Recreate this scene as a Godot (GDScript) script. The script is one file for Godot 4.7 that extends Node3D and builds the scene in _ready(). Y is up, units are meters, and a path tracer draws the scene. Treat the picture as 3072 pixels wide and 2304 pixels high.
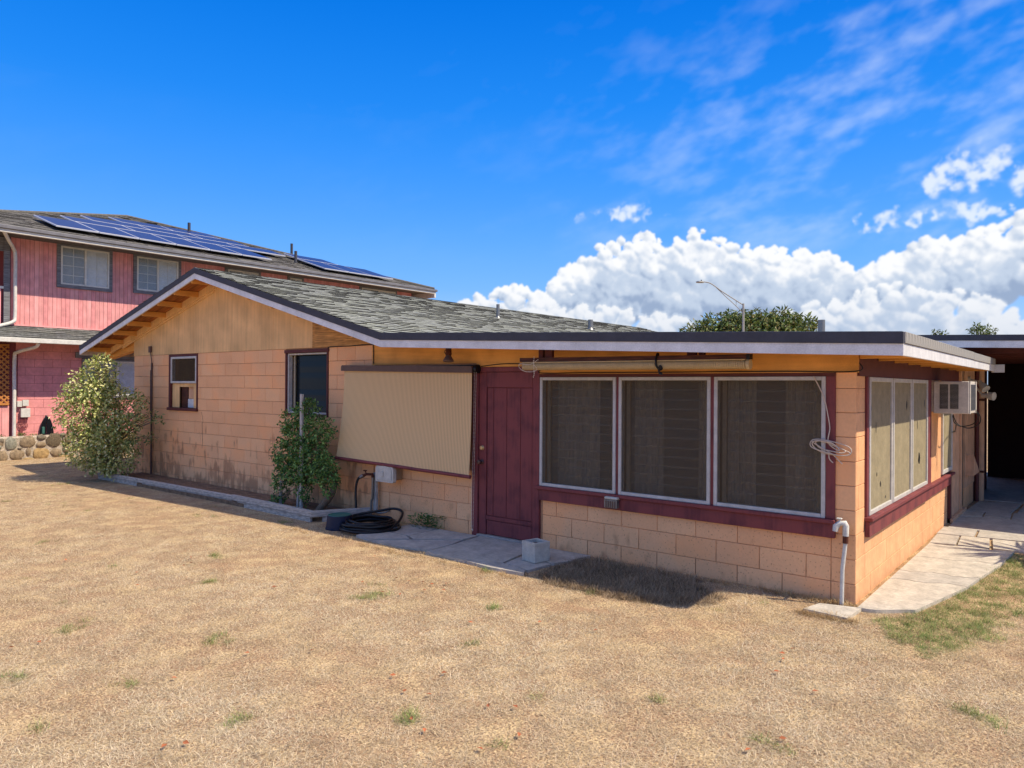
extends Node3D
# A low orange block cottage on a dry lawn, a pink two-storey house behind it.
const C := 0.2032                      # one course of concrete block
var rng := RandomNumberGenerator.new()
var M := {}
var T := {}
var used := {}
var block_meshes := {}

# ---------------------------------------------------------------- mesh builder
class MB:
	var v := PackedVector3Array()
	var n := PackedVector3Array()
	var c := PackedColorArray()
	var col := Color(1, 1, 1)
	var colored := false
	var xf := Transform3D.IDENTITY
	func tri(a: Vector3, b: Vector3, d: Vector3) -> void:   # counter-clockwise seen from outside
		a = xf * a; b = xf * b; d = xf * d
		var k := (b - a).cross(d - a).normalized()
		v.append(a); v.append(d); v.append(b)
		n.append(k); n.append(k); n.append(k)
		if colored:
			c.append(col); c.append(col); c.append(col)
	func tris(a: Vector3, b: Vector3, d: Vector3, na: Vector3, nb: Vector3, nd: Vector3) -> void:
		v.append(xf * a); v.append(xf * d); v.append(xf * b)
		n.append((xf.basis * na).normalized()); n.append((xf.basis * nd).normalized()); n.append((xf.basis * nb).normalized())
		if colored:
			c.append(col); c.append(col); c.append(col)
	func quad(a: Vector3, b: Vector3, d: Vector3, e: Vector3) -> void:
		tri(a, b, d); tri(a, d, e)
	func box(lo: Vector3, hi: Vector3) -> void:
		var a := lo; var b := hi
		quad(Vector3(a.x, a.y, b.z), Vector3(b.x, a.y, b.z), Vector3(b.x, b.y, b.z), Vector3(a.x, b.y, b.z))
		quad(Vector3(b.x, a.y, a.z), Vector3(a.x, a.y, a.z), Vector3(a.x, b.y, a.z), Vector3(b.x, b.y, a.z))
		quad(Vector3(b.x, a.y, b.z), Vector3(b.x, a.y, a.z), Vector3(b.x, b.y, a.z), Vector3(b.x, b.y, b.z))
		quad(Vector3(a.x, a.y, a.z), Vector3(a.x, a.y, b.z), Vector3(a.x, b.y, b.z), Vector3(a.x, b.y, a.z))
		quad(Vector3(a.x, b.y, b.z), Vector3(b.x, b.y, b.z), Vector3(b.x, b.y, a.z), Vector3(a.x, b.y, a.z))
		quad(Vector3(a.x, a.y, a.z), Vector3(b.x, a.y, a.z), Vector3(b.x, a.y, b.z), Vector3(a.x, a.y, b.z))
	func cbox(lo: Vector3, hi: Vector3, k: float) -> void:   # box with chamfered edges
		var m := (lo + hi) * 0.5
		var h := (hi - lo) * 0.5
		k = minf(k, minf(h.x, minf(h.y, h.z)) * 0.9)
		var ax := [Vector3.RIGHT, Vector3.UP, Vector3.BACK]
		for i in 3:
			var j := (i + 1) % 3
			var l := (i + 2) % 3
			for s in [-1.0, 1.0]:
				var o: Vector3 = m + ax[i] * (h[i] * s)
				var p: Vector3 = ax[j] * (h[j] - k) * s
				var q: Vector3 = ax[l] * (h[l] - k)
				quad(o - p - q, o + p - q, o + p + q, o - p + q)
		for i in 3:                      # edges along axis i
			var j := (i + 1) % 3
			var l := (i + 2) % 3
			for s in [-1.0, 1.0]:
				for t in [-1.0, 1.0]:
					var along: Vector3 = ax[i] * (h[i] - k)
					var p: Vector3 = m + ax[j] * (h[j] * s) + ax[l] * ((h[l] - k) * t)
					var q: Vector3 = m + ax[j] * ((h[j] - k) * s) + ax[l] * (h[l] * t)
					_edge(p, q, along, ax[j] * s + ax[l] * t)
		for x in [-1.0, 1.0]:
			for y in [-1.0, 1.0]:
				for z in [-1.0, 1.0]:
					var a := m + Vector3(h.x * x, (h.y - k) * y, (h.z - k) * z)
					var b := m + Vector3((h.x - k) * x, h.y * y, (h.z - k) * z)
					var d := m + Vector3((h.x - k) * x, (h.y - k) * y, h.z * z)
					if x * y * z > 0:
						tri(a, b, d)
					else:
						tri(a, d, b)
	func _edge(p: Vector3, q: Vector3, along: Vector3, out: Vector3) -> void:
		if (2.0 * along).cross(q - p).dot(out) > 0:
			quad(p - along, p + along, q + along, q - along)
		else:
			quad(p + along, p - along, q - along, q + along)
	func prism(poly: PackedVector2Array, z0: float, z1: float) -> void:   # polygon in x, y pushed from z0 to z1
		var area := 0.0
		for i in poly.size():
			var a := poly[i]
			var b := poly[(i + 1) % poly.size()]
			area += a.x * b.y - b.x * a.y
		if area < 0:
			poly.reverse()
		var t := Geometry2D.triangulate_polygon(poly)
		for i in range(0, t.size(), 3):
			var a := poly[t[i]]
			var b := poly[t[i + 1]]
			var d := poly[t[i + 2]]
			if (b - a).cross(d - a) < 0:
				var w := b
				b = d
				d = w
			tri(Vector3(a.x, a.y, z1), Vector3(b.x, b.y, z1), Vector3(d.x, d.y, z1))
			tri(Vector3(a.x, a.y, z0), Vector3(d.x, d.y, z0), Vector3(b.x, b.y, z0))
		for i in poly.size():
			var a := poly[i]
			var b := poly[(i + 1) % poly.size()]
			quad(Vector3(a.x, a.y, z0), Vector3(b.x, b.y, z0), Vector3(b.x, b.y, z1), Vector3(a.x, a.y, z1))
	func tube(pts: Array, r, sides := 6, closed := false) -> void:
		var cnt := pts.size()
		var t0: Vector3 = (pts[1] - pts[0]).normalized()
		var u := t0.cross(Vector3.UP if absf(t0.y) < 0.9 else Vector3.RIGHT).normalized()
		var rings := []
		for i in cnt:
			var t: Vector3
			if i == 0:
				t = t0
			elif i == cnt - 1:
				t = (pts[i] - pts[i - 1]).normalized()
			else:
				t = ((pts[i + 1] - pts[i]).normalized() + (pts[i] - pts[i - 1]).normalized()).normalized()
			u = (u - t * u.dot(t)).normalized()
			var w := t.cross(u)
			var ring := []
			var rad: float = r[i] if r is Array else r
			for k in sides:
				var a := TAU * k / sides
				var d := u * cos(a) + w * sin(a)
				ring.append([pts[i] + d * rad, d])
			rings.append(ring)
		for i in cnt - 1:
			for k in sides:
				var a = rings[i][k]
				var b = rings[i][(k + 1) % sides]
				var d = rings[i + 1][(k + 1) % sides]
				var e = rings[i + 1][k]
				tris(a[0], b[0], d[0], a[1], b[1], d[1])
				tris(a[0], d[0], e[0], a[1], d[1], e[1])
		if not closed:
			for k in range(1, sides - 1):
				tri(rings[0][0][0], rings[0][k + 1][0], rings[0][k][0])
				tri(rings[cnt - 1][0][0], rings[cnt - 1][k][0], rings[cnt - 1][k + 1][0])
	func lathe(prof: Array, sides: int, at := Transform3D.IDENTITY) -> void:   # prof: Vector2(radius, height), bottom to top
		var keep := xf
		xf = xf * at
		for i in prof.size() - 1:
			var p: Vector2 = prof[i]
			var q: Vector2 = prof[i + 1]
			var sl := Vector2(q.y - p.y, p.x - q.x).normalized()
			for k in sides:
				var a := TAU * k / sides
				var b := TAU * (k + 1) / sides
				var da := Vector3(cos(a), 0, -sin(a))
				var db := Vector3(cos(b), 0, -sin(b))
				var na := da * sl.x + Vector3.UP * sl.y
				var nb := db * sl.x + Vector3.UP * sl.y
				var A := da * p.x + Vector3.UP * p.y
				var B := db * p.x + Vector3.UP * p.y
				var D := db * q.x + Vector3.UP * q.y
				var E := da * q.x + Vector3.UP * q.y
				if p.x > 1e-5:
					tris(A, B, D, na, nb, nb)
				if q.x > 1e-5:
					tris(A, D, E, na, nb, na)
		xf = keep
	func leaf(at: Vector3, dir: Vector3, up: Vector3, length: float, width: float) -> void:
		var side := dir.cross(up).normalized() * width * 0.5
		up = side.cross(dir).normalized()
		var m := at + dir * length * 0.45 + up * width * 0.12
		var tip := at + dir * length - up * length * 0.12
		tri(at, m + side, tip)
		tri(at, tip, m - side)
	func mesh() -> ArrayMesh:
		var a := []
		a.resize(Mesh.ARRAY_MAX)
		a[Mesh.ARRAY_VERTEX] = v
		a[Mesh.ARRAY_NORMAL] = n
		if colored:
			a[Mesh.ARRAY_COLOR] = c
		var m := ArrayMesh.new()
		m.add_surface_from_arrays(Mesh.PRIMITIVE_TRIANGLES, a)
		return m

# ---------------------------------------------------------------- nodes
func numbered(called: String) -> String:
	if not used.has(called):
		used[called] = 0
		return called
	used[called] += 1
	return "%s_%03d" % [called, used[called]]

func tag(o: Node, label: String, category: String, group := "") -> Node:
	o.set_meta("label", label)
	o.set_meta("category", category)
	if group:
		o.set_meta("group", group)
	return o

func thing(called: String, label: String, category: String, at := Vector3.ZERO, turn := 0.0, group := "") -> Node3D:
	var o := Node3D.new()
	o.name = numbered(called)
	add_child(o)
	o.position = at
	o.rotation.y = turn
	tag(o, label, category, group)
	return o

func part(parent: Node, called: String, mesh: Mesh, m: Material, xf := Transform3D.IDENTITY) -> MeshInstance3D:
	var o := MeshInstance3D.new()
	o.name = numbered(called) if parent == self else called
	o.mesh = mesh
	o.material_override = m
	o.transform = xf
	parent.add_child(o, true)
	return o

func bx(parent: Node, called: String, lo: Vector3, hi: Vector3, m: Material, bevel := 0.0) -> MeshInstance3D:
	var b := MB.new()
	if bevel > 0:
		b.cbox(lo, hi, bevel)
	else:
		b.box(lo, hi)
	return part(parent, called, b.mesh(), m)

func structure(called: String, mesh: Mesh, m: Material, label := "") -> MeshInstance3D:
	var o := part(self, called, mesh, m)
	o.set_meta("kind", "structure")
	if label:
		o.set_meta("label", label)
	return o

func rv(s := 1.0) -> Vector3:
	return Vector3(rng.randf_range(-s, s), rng.randf_range(-s, s), rng.randf_range(-s, s))

func unit() -> Vector3:
	var z := rng.randf_range(-1, 1)
	var a := rng.randf() * TAU
	var r := sqrt(1 - z * z)
	return Vector3(r * cos(a), z, r * sin(a))

# ---------------------------------------------------------------- textures and materials
func nbytes(freq: float, oct: int, sd: int, w := 512, h := 512) -> PackedByteArray:
	var f := FastNoiseLite.new()
	f.seed = sd
	f.frequency = freq
	f.fractal_octaves = oct
	f.noise_type = FastNoiseLite.TYPE_SIMPLEX_SMOOTH
	var im := f.get_seamless_image(w, h, false, false, 0.12, true)
	im.convert(Image.FORMAT_L8)
	return im.get_data()

func gtex(d: PackedByteArray, w := 512, h := 512) -> ImageTexture:
	return ImageTexture.create_from_image(Image.create_from_data(w, h, false, Image.FORMAT_L8, d))

func make_textures() -> void:
	var big := nbytes(0.006, 4, 3)
	var mid := nbytes(0.03, 4, 5)
	var fine := nbytes(0.22, 3, 7)
	var d := PackedByteArray()
	d.resize(512 * 512)
	for i in d.size():                               # painted or mineral surface: broad mottling and a little grain
		d[i] = int(clampf(0.80 + 0.10 * big[i] / 255.0 + 0.08 * mid[i] / 255.0 + 0.10 * (fine[i] / 255.0 - 0.5), 0, 1) * 255)
	T.mottle = gtex(d)
	for i in d.size():                               # rough and weathered
		d[i] = int(clampf(0.50 + 0.28 * big[i] / 255.0 + 0.26 * mid[i] / 255.0 + 0.34 * (fine[i] / 255.0 - 0.5), 0, 1) * 255)
	T.rough = gtex(d)
	for i in d.size():                               # worn concrete
		d[i] = int(clampf(0.74 + 0.16 * big[i] / 255.0 + 0.14 * mid[i] / 255.0 + 0.16 * (fine[i] / 255.0 - 0.5), 0, 1) * 255)
	T.worn = gtex(d)
	for i in d.size():
		d[i] = int(clampf(0.5 + 0.9 * (fine[i] / 255.0 - 0.5) + 0.3 * (mid[i] / 255.0 - 0.5), 0, 1) * 255)
	T.grain = gtex(d)
	var sf := FastNoiseLite.new()                    # wood: streaks along y
	sf.seed = 11
	sf.frequency = 0.05
	sf.fractal_octaves = 4
	var si := sf.get_seamless_image(512, 24, false, false, 0.2, true)
	si.convert(Image.FORMAT_L8)
	si.resize(512, 512, Image.INTERPOLATE_CUBIC)
	var sd := si.get_data()
	for i in d.size():
		d[i] = int(clampf(0.62 + 0.42 * (sd[i] / 255.0 - 0.15) + 0.10 * (fine[i] / 255.0 - 0.5) + 0.12 * (big[i] / 255.0 - 0.5), 0, 1) * 255)
	T.streak_up = gtex(d)
	var im := Image.create_from_data(512, 512, false, Image.FORMAT_L8, d)
	im.rotate_90(CLOCKWISE)
	T.streak_along = ImageTexture.create_from_image(im)
	for i in d.size():                               # painted board: the grain only just shows through
		d[i] = int(clampf(0.86 + 0.10 * (sd[i] / 255.0 - 0.2) + 0.05 * (fine[i] / 255.0 - 0.5) + 0.14 * (big[i] / 255.0 - 0.4), 0, 1) * 255)
	T.board_up = gtex(d)
	im = Image.create_from_data(512, 512, false, Image.FORMAT_L8, d)
	im.rotate_90(CLOCKWISE)
	T.board_along = ImageTexture.create_from_image(im)
	var rib := PackedByteArray()
	rib.resize(64 * 64)
	for y in 64:
		for x in 64:
			var k := (x % 16)
			rib[y * 64 + x] = (176 if k < 4 else 240 if k < 11 else 222) - (10 if y % 8 < 2 else 0)
	T.rib = gtex(rib, 64, 64)
	# peeling maroon paint: weathered wood shows dull and pale in streaks
	var rgb := PackedByteArray()
	rgb.resize(512 * 512 * 3)
	for i in 512 * 512:
		var s := sd[i] / 255.0
		var wear := smoothstep(0.36, 0.86, 0.34 * s + 0.60 * big[i] / 255.0 + 0.12 * (fine[i] / 255.0 - 0.5)) * 0.75
		var c0 := Color(0.50, 0.25, 0.25).lerp(Color(0.34, 0.165, 0.19), wear)
		c0 = c0.lerp(Color(0.72, 0.62, 0.60), smoothstep(0.86, 0.91, 0.45 * s + 0.30 * fine[i] / 255.0 + 0.28 * mid[i] / 255.0) * 0.8)
		for k in 3:
			rgb[i * 3 + k] = int(c0[k] * 255)
	T.maroon = ImageTexture.create_from_image(Image.create_from_data(512, 512, false, Image.FORMAT_RGB8, rgb))
	# dry lawn: soil, thatch, straw and painted specks of shade
	var g1 := nbytes(0.006, 5, 21, 1024, 1024)
	var g2 := nbytes(0.05, 4, 22, 1024, 1024)
	var g3 := nbytes(0.14, 4, 23, 1024, 1024)
	var lawn := PackedByteArray()
	lawn.resize(1024 * 1024 * 3)
	for i in 1024 * 1024:
		var a := g1[i] / 255.0
		var b := g2[i] / 255.0
		var f := g3[i] / 255.0
		var c1 := Color(0.62, 0.50, 0.385).lerp(Color(0.76, 0.66, 0.50), smoothstep(0.35, 0.7, 0.6 * a + 0.4 * b))
		c1 = c1.lerp(Color(0.42, 0.33, 0.24), smoothstep(0.46, 0.24, f) * 0.85)  # dark specks: shade among the straws, painted in
		c1 = c1.lerp(Color(0.88, 0.79, 0.60), smoothstep(0.56, 0.78, f) * 0.75)
		for k in 3:
			lawn[i * 3 + k] = int(c1[k] * 255)
	T.lawn = ImageTexture.create_from_image(Image.create_from_data(1024, 1024, false, Image.FORMAT_RGB8, lawn))
	make_wall_paint()

func make_wall_paint() -> void:
	# The front wall's paint, 14 m by 4 m of it: mottled, with the dirt splashed up from the bed and the damp marks that the wall really carries.
	var W := 2048
	var H := 512
	var fn := FastNoiseLite.new()
	fn.seed = 31
	fn.frequency = 1.0
	fn.fractal_octaves = 4
	var img := PackedByteArray()
	img.resize(W * H * 3)
	for r in H:
		var y := 4.0 * (1.0 - (r + 0.5) / H)
		for q in W:
			var x := -14.0 + 14.0 * (q + 0.5) / W
			var broad := fn.get_noise_2d(x * 0.9, y * 1.3)
			var blot := fn.get_noise_2d(x * 3.1 + 40.0, y * 2.2)
			var speck := fn.get_noise_2d(x * 30.0, y * 30.0 + 9.0)
			var c0 := Color(1, 1, 1) * (0.955 + 0.04 * broad + 0.03 * speck)
			c0 = c0.lerp(Color(1.0, 0.93, 0.86), smoothstep(0.0, 0.5, broad) * 0.5)
			if y < 1.15:
				# dirt: blotches cut by the blocks they dried on
				var bi := floorf((x + (0.2032 if int(floorf((2.3366 - y) / 0.2032)) % 2 == 1 else 0.0)) / 0.4064)
				var row := floorf((2.3366 - y) / 0.2032)
				var own := fn.get_noise_2d(bi * 7.3, row * 5.1 + 70.0)
				var drip := fn.get_noise_2d(x * 9.0, y * 1.2 + 20.0)
				var amount := 0.0
				if x < -6.2:
					amount = blot * 0.8 + own * 0.28 + drip * 0.55 + (0.50 - y) * 0.7
				else:
					amount = blot * 0.7 + own * 0.15 + drip * 0.2 - 0.10 + (0.10 - y) * 0.7
				var k := smoothstep(0.0, 0.5, amount)
				c0 = c0.lerp(Color(0.62, 0.57, 0.56), k * 0.6)
				c0 = c0.lerp(Color(1.0, 0.97, 0.95), smoothstep(0.30, 0.42, drip) * smoothstep(0.6, 0.1, y) * 0.30)
			var pit := fn.get_noise_2d(x * 55.0 + 3.0, y * 55.0)
			if y < 0.62 and x > -6.2:
				c0 = c0.lerp(Color(0.55, 0.45, 0.42), smoothstep(0.42, 0.6, pit) * 0.55)
			var o := (r * W + q) * 3
			for k in 3:
				img[o + k] = int(clampf(c0[k], 0, 1) * 255)
	T.wall = ImageTexture.create_from_image(Image.create_from_data(W, H, false, Image.FORMAT_RGB8, img))

func mat(color: Color, rough := 0.85, tex: Texture2D = null, size := 1.0, opt := {}) -> StandardMaterial3D:   # colour in sRGB; size: metres that one repeat of the texture covers
	var m := StandardMaterial3D.new()
	m.albedo_color = color
	m.roughness = rough
	m.metallic = opt.get("metal", 0.0)
	m.metallic_specular = opt.get("spec", 0.4)
	if tex:
		m.albedo_texture = tex
	if tex or opt.has("bump"):
		m.uv1_triplanar = true
		m.uv1_world_triplanar = opt.get("world", true)
		m.uv1_scale = opt.scale if opt.has("scale") else Vector3.ONE / size
		m.uv1_triplanar_sharpness = 8.0
	if opt.has("bump"):
		m.heightmap_enabled = true
		m.heightmap_texture = opt.bump
		m.heightmap_scale = opt.get("relief", 0.2)
	if opt.get("vc", false):
		m.vertex_color_use_as_albedo = true
	if opt.has("backlight"):
		m.backlight_enabled = true
		m.backlight = opt.backlight
	if opt.has("alpha"):
		m.transparency = BaseMaterial3D.TRANSPARENCY_ALPHA
		m.albedo_color.a = opt.alpha
	return m

func make_materials() -> void:
	var wall_scale := Vector3(1.0 / 14.0, 0.25, 1.0 / 14.0)
	M.paint = mat(Color8(252, 192, 140), 0.82, T.wall, 1, {scale = wall_scale})
	M.paint_b = mat(Color8(249, 188, 136), 0.82, T.wall, 1, {scale = wall_scale})
	M.paint_c = mat(Color8(253, 196, 144), 0.82, T.wall, 1, {scale = wall_scale})
	M.joint = mat(Color8(214, 158, 118), 0.95, T.mottle, 0.7)
	M.side = mat(Color8(252, 192, 140), 0.82, T.mottle, 1.3, {bump = T.grain, relief = 0.12})
	M.side_b = mat(Color8(249, 188, 136), 0.82, T.mottle, 1.3, {bump = T.grain, relief = 0.12})
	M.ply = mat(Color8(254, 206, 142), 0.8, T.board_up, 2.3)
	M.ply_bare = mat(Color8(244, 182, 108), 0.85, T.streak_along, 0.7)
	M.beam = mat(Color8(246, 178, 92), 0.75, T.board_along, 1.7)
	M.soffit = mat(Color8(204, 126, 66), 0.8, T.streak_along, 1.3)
	M.maroon = mat(Color(1, 1, 1), 0.62, T.maroon, 1.1)
	M.maroon_dark = mat(Color8(104, 54, 50), 0.7, T.mottle, 0.8)
	M.white = mat(Color8(240, 240, 240), 0.55, T.mottle, 2.1)
	M.drip = mat(Color8(74, 75, 84), 0.7, T.mottle, 0.8)
	M.felt = mat(Color8(186, 184, 179), 0.95, T.rough, 0.35, {scale = Vector3(3.0, 1.2, 9.0)})
	M.shingle = mat(Color(1, 1, 1), 0.95, T.rough, 0.5, {vc = true, bump = T.grain, relief = 0.25})
	M.alu = mat(Color8(214, 211, 204), 0.45, T.mottle, 0.6)
	M.alu_tan = mat(Color8(196, 184, 158), 0.5, T.mottle, 0.5)
	M.screen = mat(Color8(98, 84, 66), 0.95, null, 1, {alpha = 0.38, spec = 0.1})
	M.screen_sunlit = mat(Color8(176, 164, 134), 0.95, T.mottle, 0.7, {alpha = 0.88, spec = 0.1})  # insect screen as the sun brightens it: that light is in the colour
	M.glass = mat(Color8(200, 215, 215), 0.05, null, 1, {alpha = 0.10, spec = 0.3})
	M.glass_dark = mat(Color8(24, 30, 36), 0.10, null, 1, {spec = 0.25})
	M.curtain = mat(Color8(240, 226, 200), 0.95, T.streak_up, 0.6, {backlight = Color(0.3, 0.27, 0.2)})
	M.curtain_pale = mat(Color8(222, 226, 228), 0.9, T.mottle, 0.6)
	M.dark_room = mat(Color8(120, 104, 88), 0.95)
	M.shade = mat(Color8(250, 212, 156), 0.95, T.rib, 0.096)
	M.brown = mat(Color8(112, 88, 78), 0.6, T.mottle, 0.5)
	M.black = mat(Color8(22, 22, 26), 0.42)
	M.rubber = mat(Color8(26, 27, 32), 0.36, T.mottle, 0.3)
	M.concrete = mat(Color8(196, 189, 176), 0.92, T.worn, 0.9, {bump = T.grain, relief = 0.3})
	M.concrete_b = mat(Color8(190, 184, 174), 0.92, T.worn, 1.1, {bump = T.grain, relief = 0.3})
	M.concrete_c = mat(Color8(208, 199, 182), 0.92, T.worn, 0.7, {bump = T.grain, relief = 0.3})
	M.cinder = mat(Color8(216, 210, 196), 0.95, T.mottle, 0.3, {bump = T.grain, relief = 0.25})
	M.grey_wood = mat(Color8(232, 220, 206), 0.92, T.streak_along, 0.35, {bump = T.streak_along, relief = 0.4})
	M.grey_post = mat(Color8(230, 224, 214), 0.92, T.streak_up, 0.3)
	M.soil = mat(Color8(172, 142, 114), 1.0, T.rough, 0.6, {bump = T.grain, relief = 0.8})
	M.lawn = mat(Color(1, 1, 1), 1.0, T.lawn, 2.7, {bump = T.grain, relief = 0.8})
	M.pvc = mat(Color8(226, 224, 214), 0.45, T.mottle, 0.3)
	M.plastic = mat(Color8(216, 212, 200), 0.5, T.mottle, 0.4)
	M.metal = mat(Color8(150, 150, 148), 0.45, T.mottle, 0.4, {metal = 0.7})
	M.rust = mat(Color8(112, 62, 44), 0.85, T.rough, 0.1)
	M.cream = mat(Color8(222, 196, 146), 0.7, T.mottle, 0.4)
	M.bead = mat(Color8(236, 226, 206), 0.5)
	M.brownwood = mat(Color8(104, 56, 38), 0.65, T.streak_along, 0.5)
	M.teal = mat(Color8(64, 116, 104), 0.6, T.mottle, 0.4)
	M.navy = mat(Color8(26, 34, 62), 0.5, T.mottle, 0.4)
	M.leaf = mat(Color(1, 1, 1), 0.55, null, 1, {vc = true, backlight = Color(0.5, 0.52, 0.22)})
	M.bark = mat(Color8(164, 140, 116), 0.95, T.streak_up, 0.2)
	M.grass = mat(Color(1, 1, 1), 0.9, null, 1, {vc = true, backlight = Color(0.25, 0.22, 0.12)})
	M.pink = mat(Color8(244, 168, 164), 0.85, T.board_up, 1.3)
	M.pink_b = mat(Color8(238, 158, 156), 0.85, T.board_up, 1.1)
	M.pink_c = mat(Color8(248, 176, 172), 0.85, T.board_up, 1.7)
	M.pink_groove = mat(Color8(132, 70, 74), 0.95)
	M.pink_block = mat(Color8(244, 162, 160), 0.85, T.mottle, 1.5, {bump = T.grain, relief = 0.12})
	M.gutter = mat(Color8(232, 230, 220), 0.5, T.mottle, 1.2)
	M.gutter_grey = mat(Color8(124, 124, 130), 0.6, T.mottle, 1.2)
	M.trim_grey = mat(Color8(150, 150, 154), 0.7, T.streak_along, 0.8)
	M.solar = mat(Color8(34, 46, 92), 0.38, null, 1, {spec = 0.35})
	M.solar_line = mat(Color8(188, 192, 204), 0.4)
	M.lattice = mat(Color8(206, 138, 72), 0.8, T.mottle, 0.4)
	M.mortar = mat(Color8(226, 210, 188), 0.95, T.rough, 0.5, {bump = T.grain, relief = 0.6})
	M.stone_a = mat(Color8(182, 160, 130), 0.9, T.rough, 0.4, {bump = T.grain, relief = 0.5})
	M.stone_b = mat(Color8(158, 146, 126), 0.9, T.rough, 0.35, {bump = T.grain, relief = 0.5})
	M.stone_c = mat(Color8(208, 174, 120), 0.9, T.rough, 0.45, {bump = T.grain, relief = 0.4})
	M.stone_d = mat(Color8(176, 174, 156), 0.9, T.rough, 0.3, {bump = T.grain, relief = 0.4})
	M.stone_e = mat(Color8(146, 130, 106), 0.95, T.rough, 0.16, {bump = T.rough, relief = 2.4})
	M.tan_wall = mat(Color8(232, 182, 142), 0.85, T.board_up, 0.9)
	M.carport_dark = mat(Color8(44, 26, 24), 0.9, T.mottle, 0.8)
	M.lamp_metal = mat(Color8(176, 176, 170), 0.5, T.mottle, 0.8)
	M.ac = mat(Color8(222, 214, 200), 0.55, T.mottle, 0.5)
	M.fin = mat(Color8(176, 178, 182), 0.5, null, 1, {metal = 0.4})

# ---------------------------------------------------------------- camera, sky and sun
func make_camera_and_light() -> void:
	var cam := Camera3D.new()
	cam.name = "camera"
	cam.fov = rad_to_deg(2.0 * atan(1152.0 / 2165.13))
	cam.near = 0.1
	cam.far = 2000.0
	cam.basis = Basis(Vector3.UP, 0.6824) * Basis(Vector3.RIGHT, 0.0024) * Basis(Vector3.BACK, 0.0064)
	cam.position = Vector3(1.553, 1.7938, 6.4306)
	add_child(cam)
	cam.make_current()
	var sun := DirectionalLight3D.new()
	sun.name = "sun"
	sun.light_energy = 1.2
	sun.light_color = Color(1.0, 0.94, 0.84)
	sun.light_angular_distance = 0.5
	sun.shadow_enabled = true
	add_child(sun)
	sun.look_at_from_position(Vector3(0.717, 1.0, -0.253) * 50.0, Vector3.ZERO, Vector3.UP)
	var env := Environment.new()
	env.background_mode = Environment.BG_SKY
	env.tonemap_mode = Environment.TONE_MAPPER_LINEAR
	env.tonemap_exposure = 1.6
	env.background_energy_multiplier = 0.69
	env.sdfgi_enabled = true
	env.ssao_enabled = true
	env.ssil_enabled = true
	var sky := Sky.new()
	var pano := PanoramaSkyMaterial.new()
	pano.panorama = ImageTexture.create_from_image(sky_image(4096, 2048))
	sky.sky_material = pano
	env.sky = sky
	var we := WorldEnvironment.new()
	we.name = "environment"
	we.environment = env
	add_child(we)

func ramp(keys: Array, x: float):            # keys: [x, value], rising
	if x <= keys[0][0]:
		return keys[0][1]
	for i in range(1, keys.size()):
		if x <= keys[i][0]:
			var t: float = (x - keys[i - 1][0]) / (keys[i][0] - keys[i - 1][0])
			return lerp(keys[i - 1][1], keys[i][1], t)
	return keys[-1][1]

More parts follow.
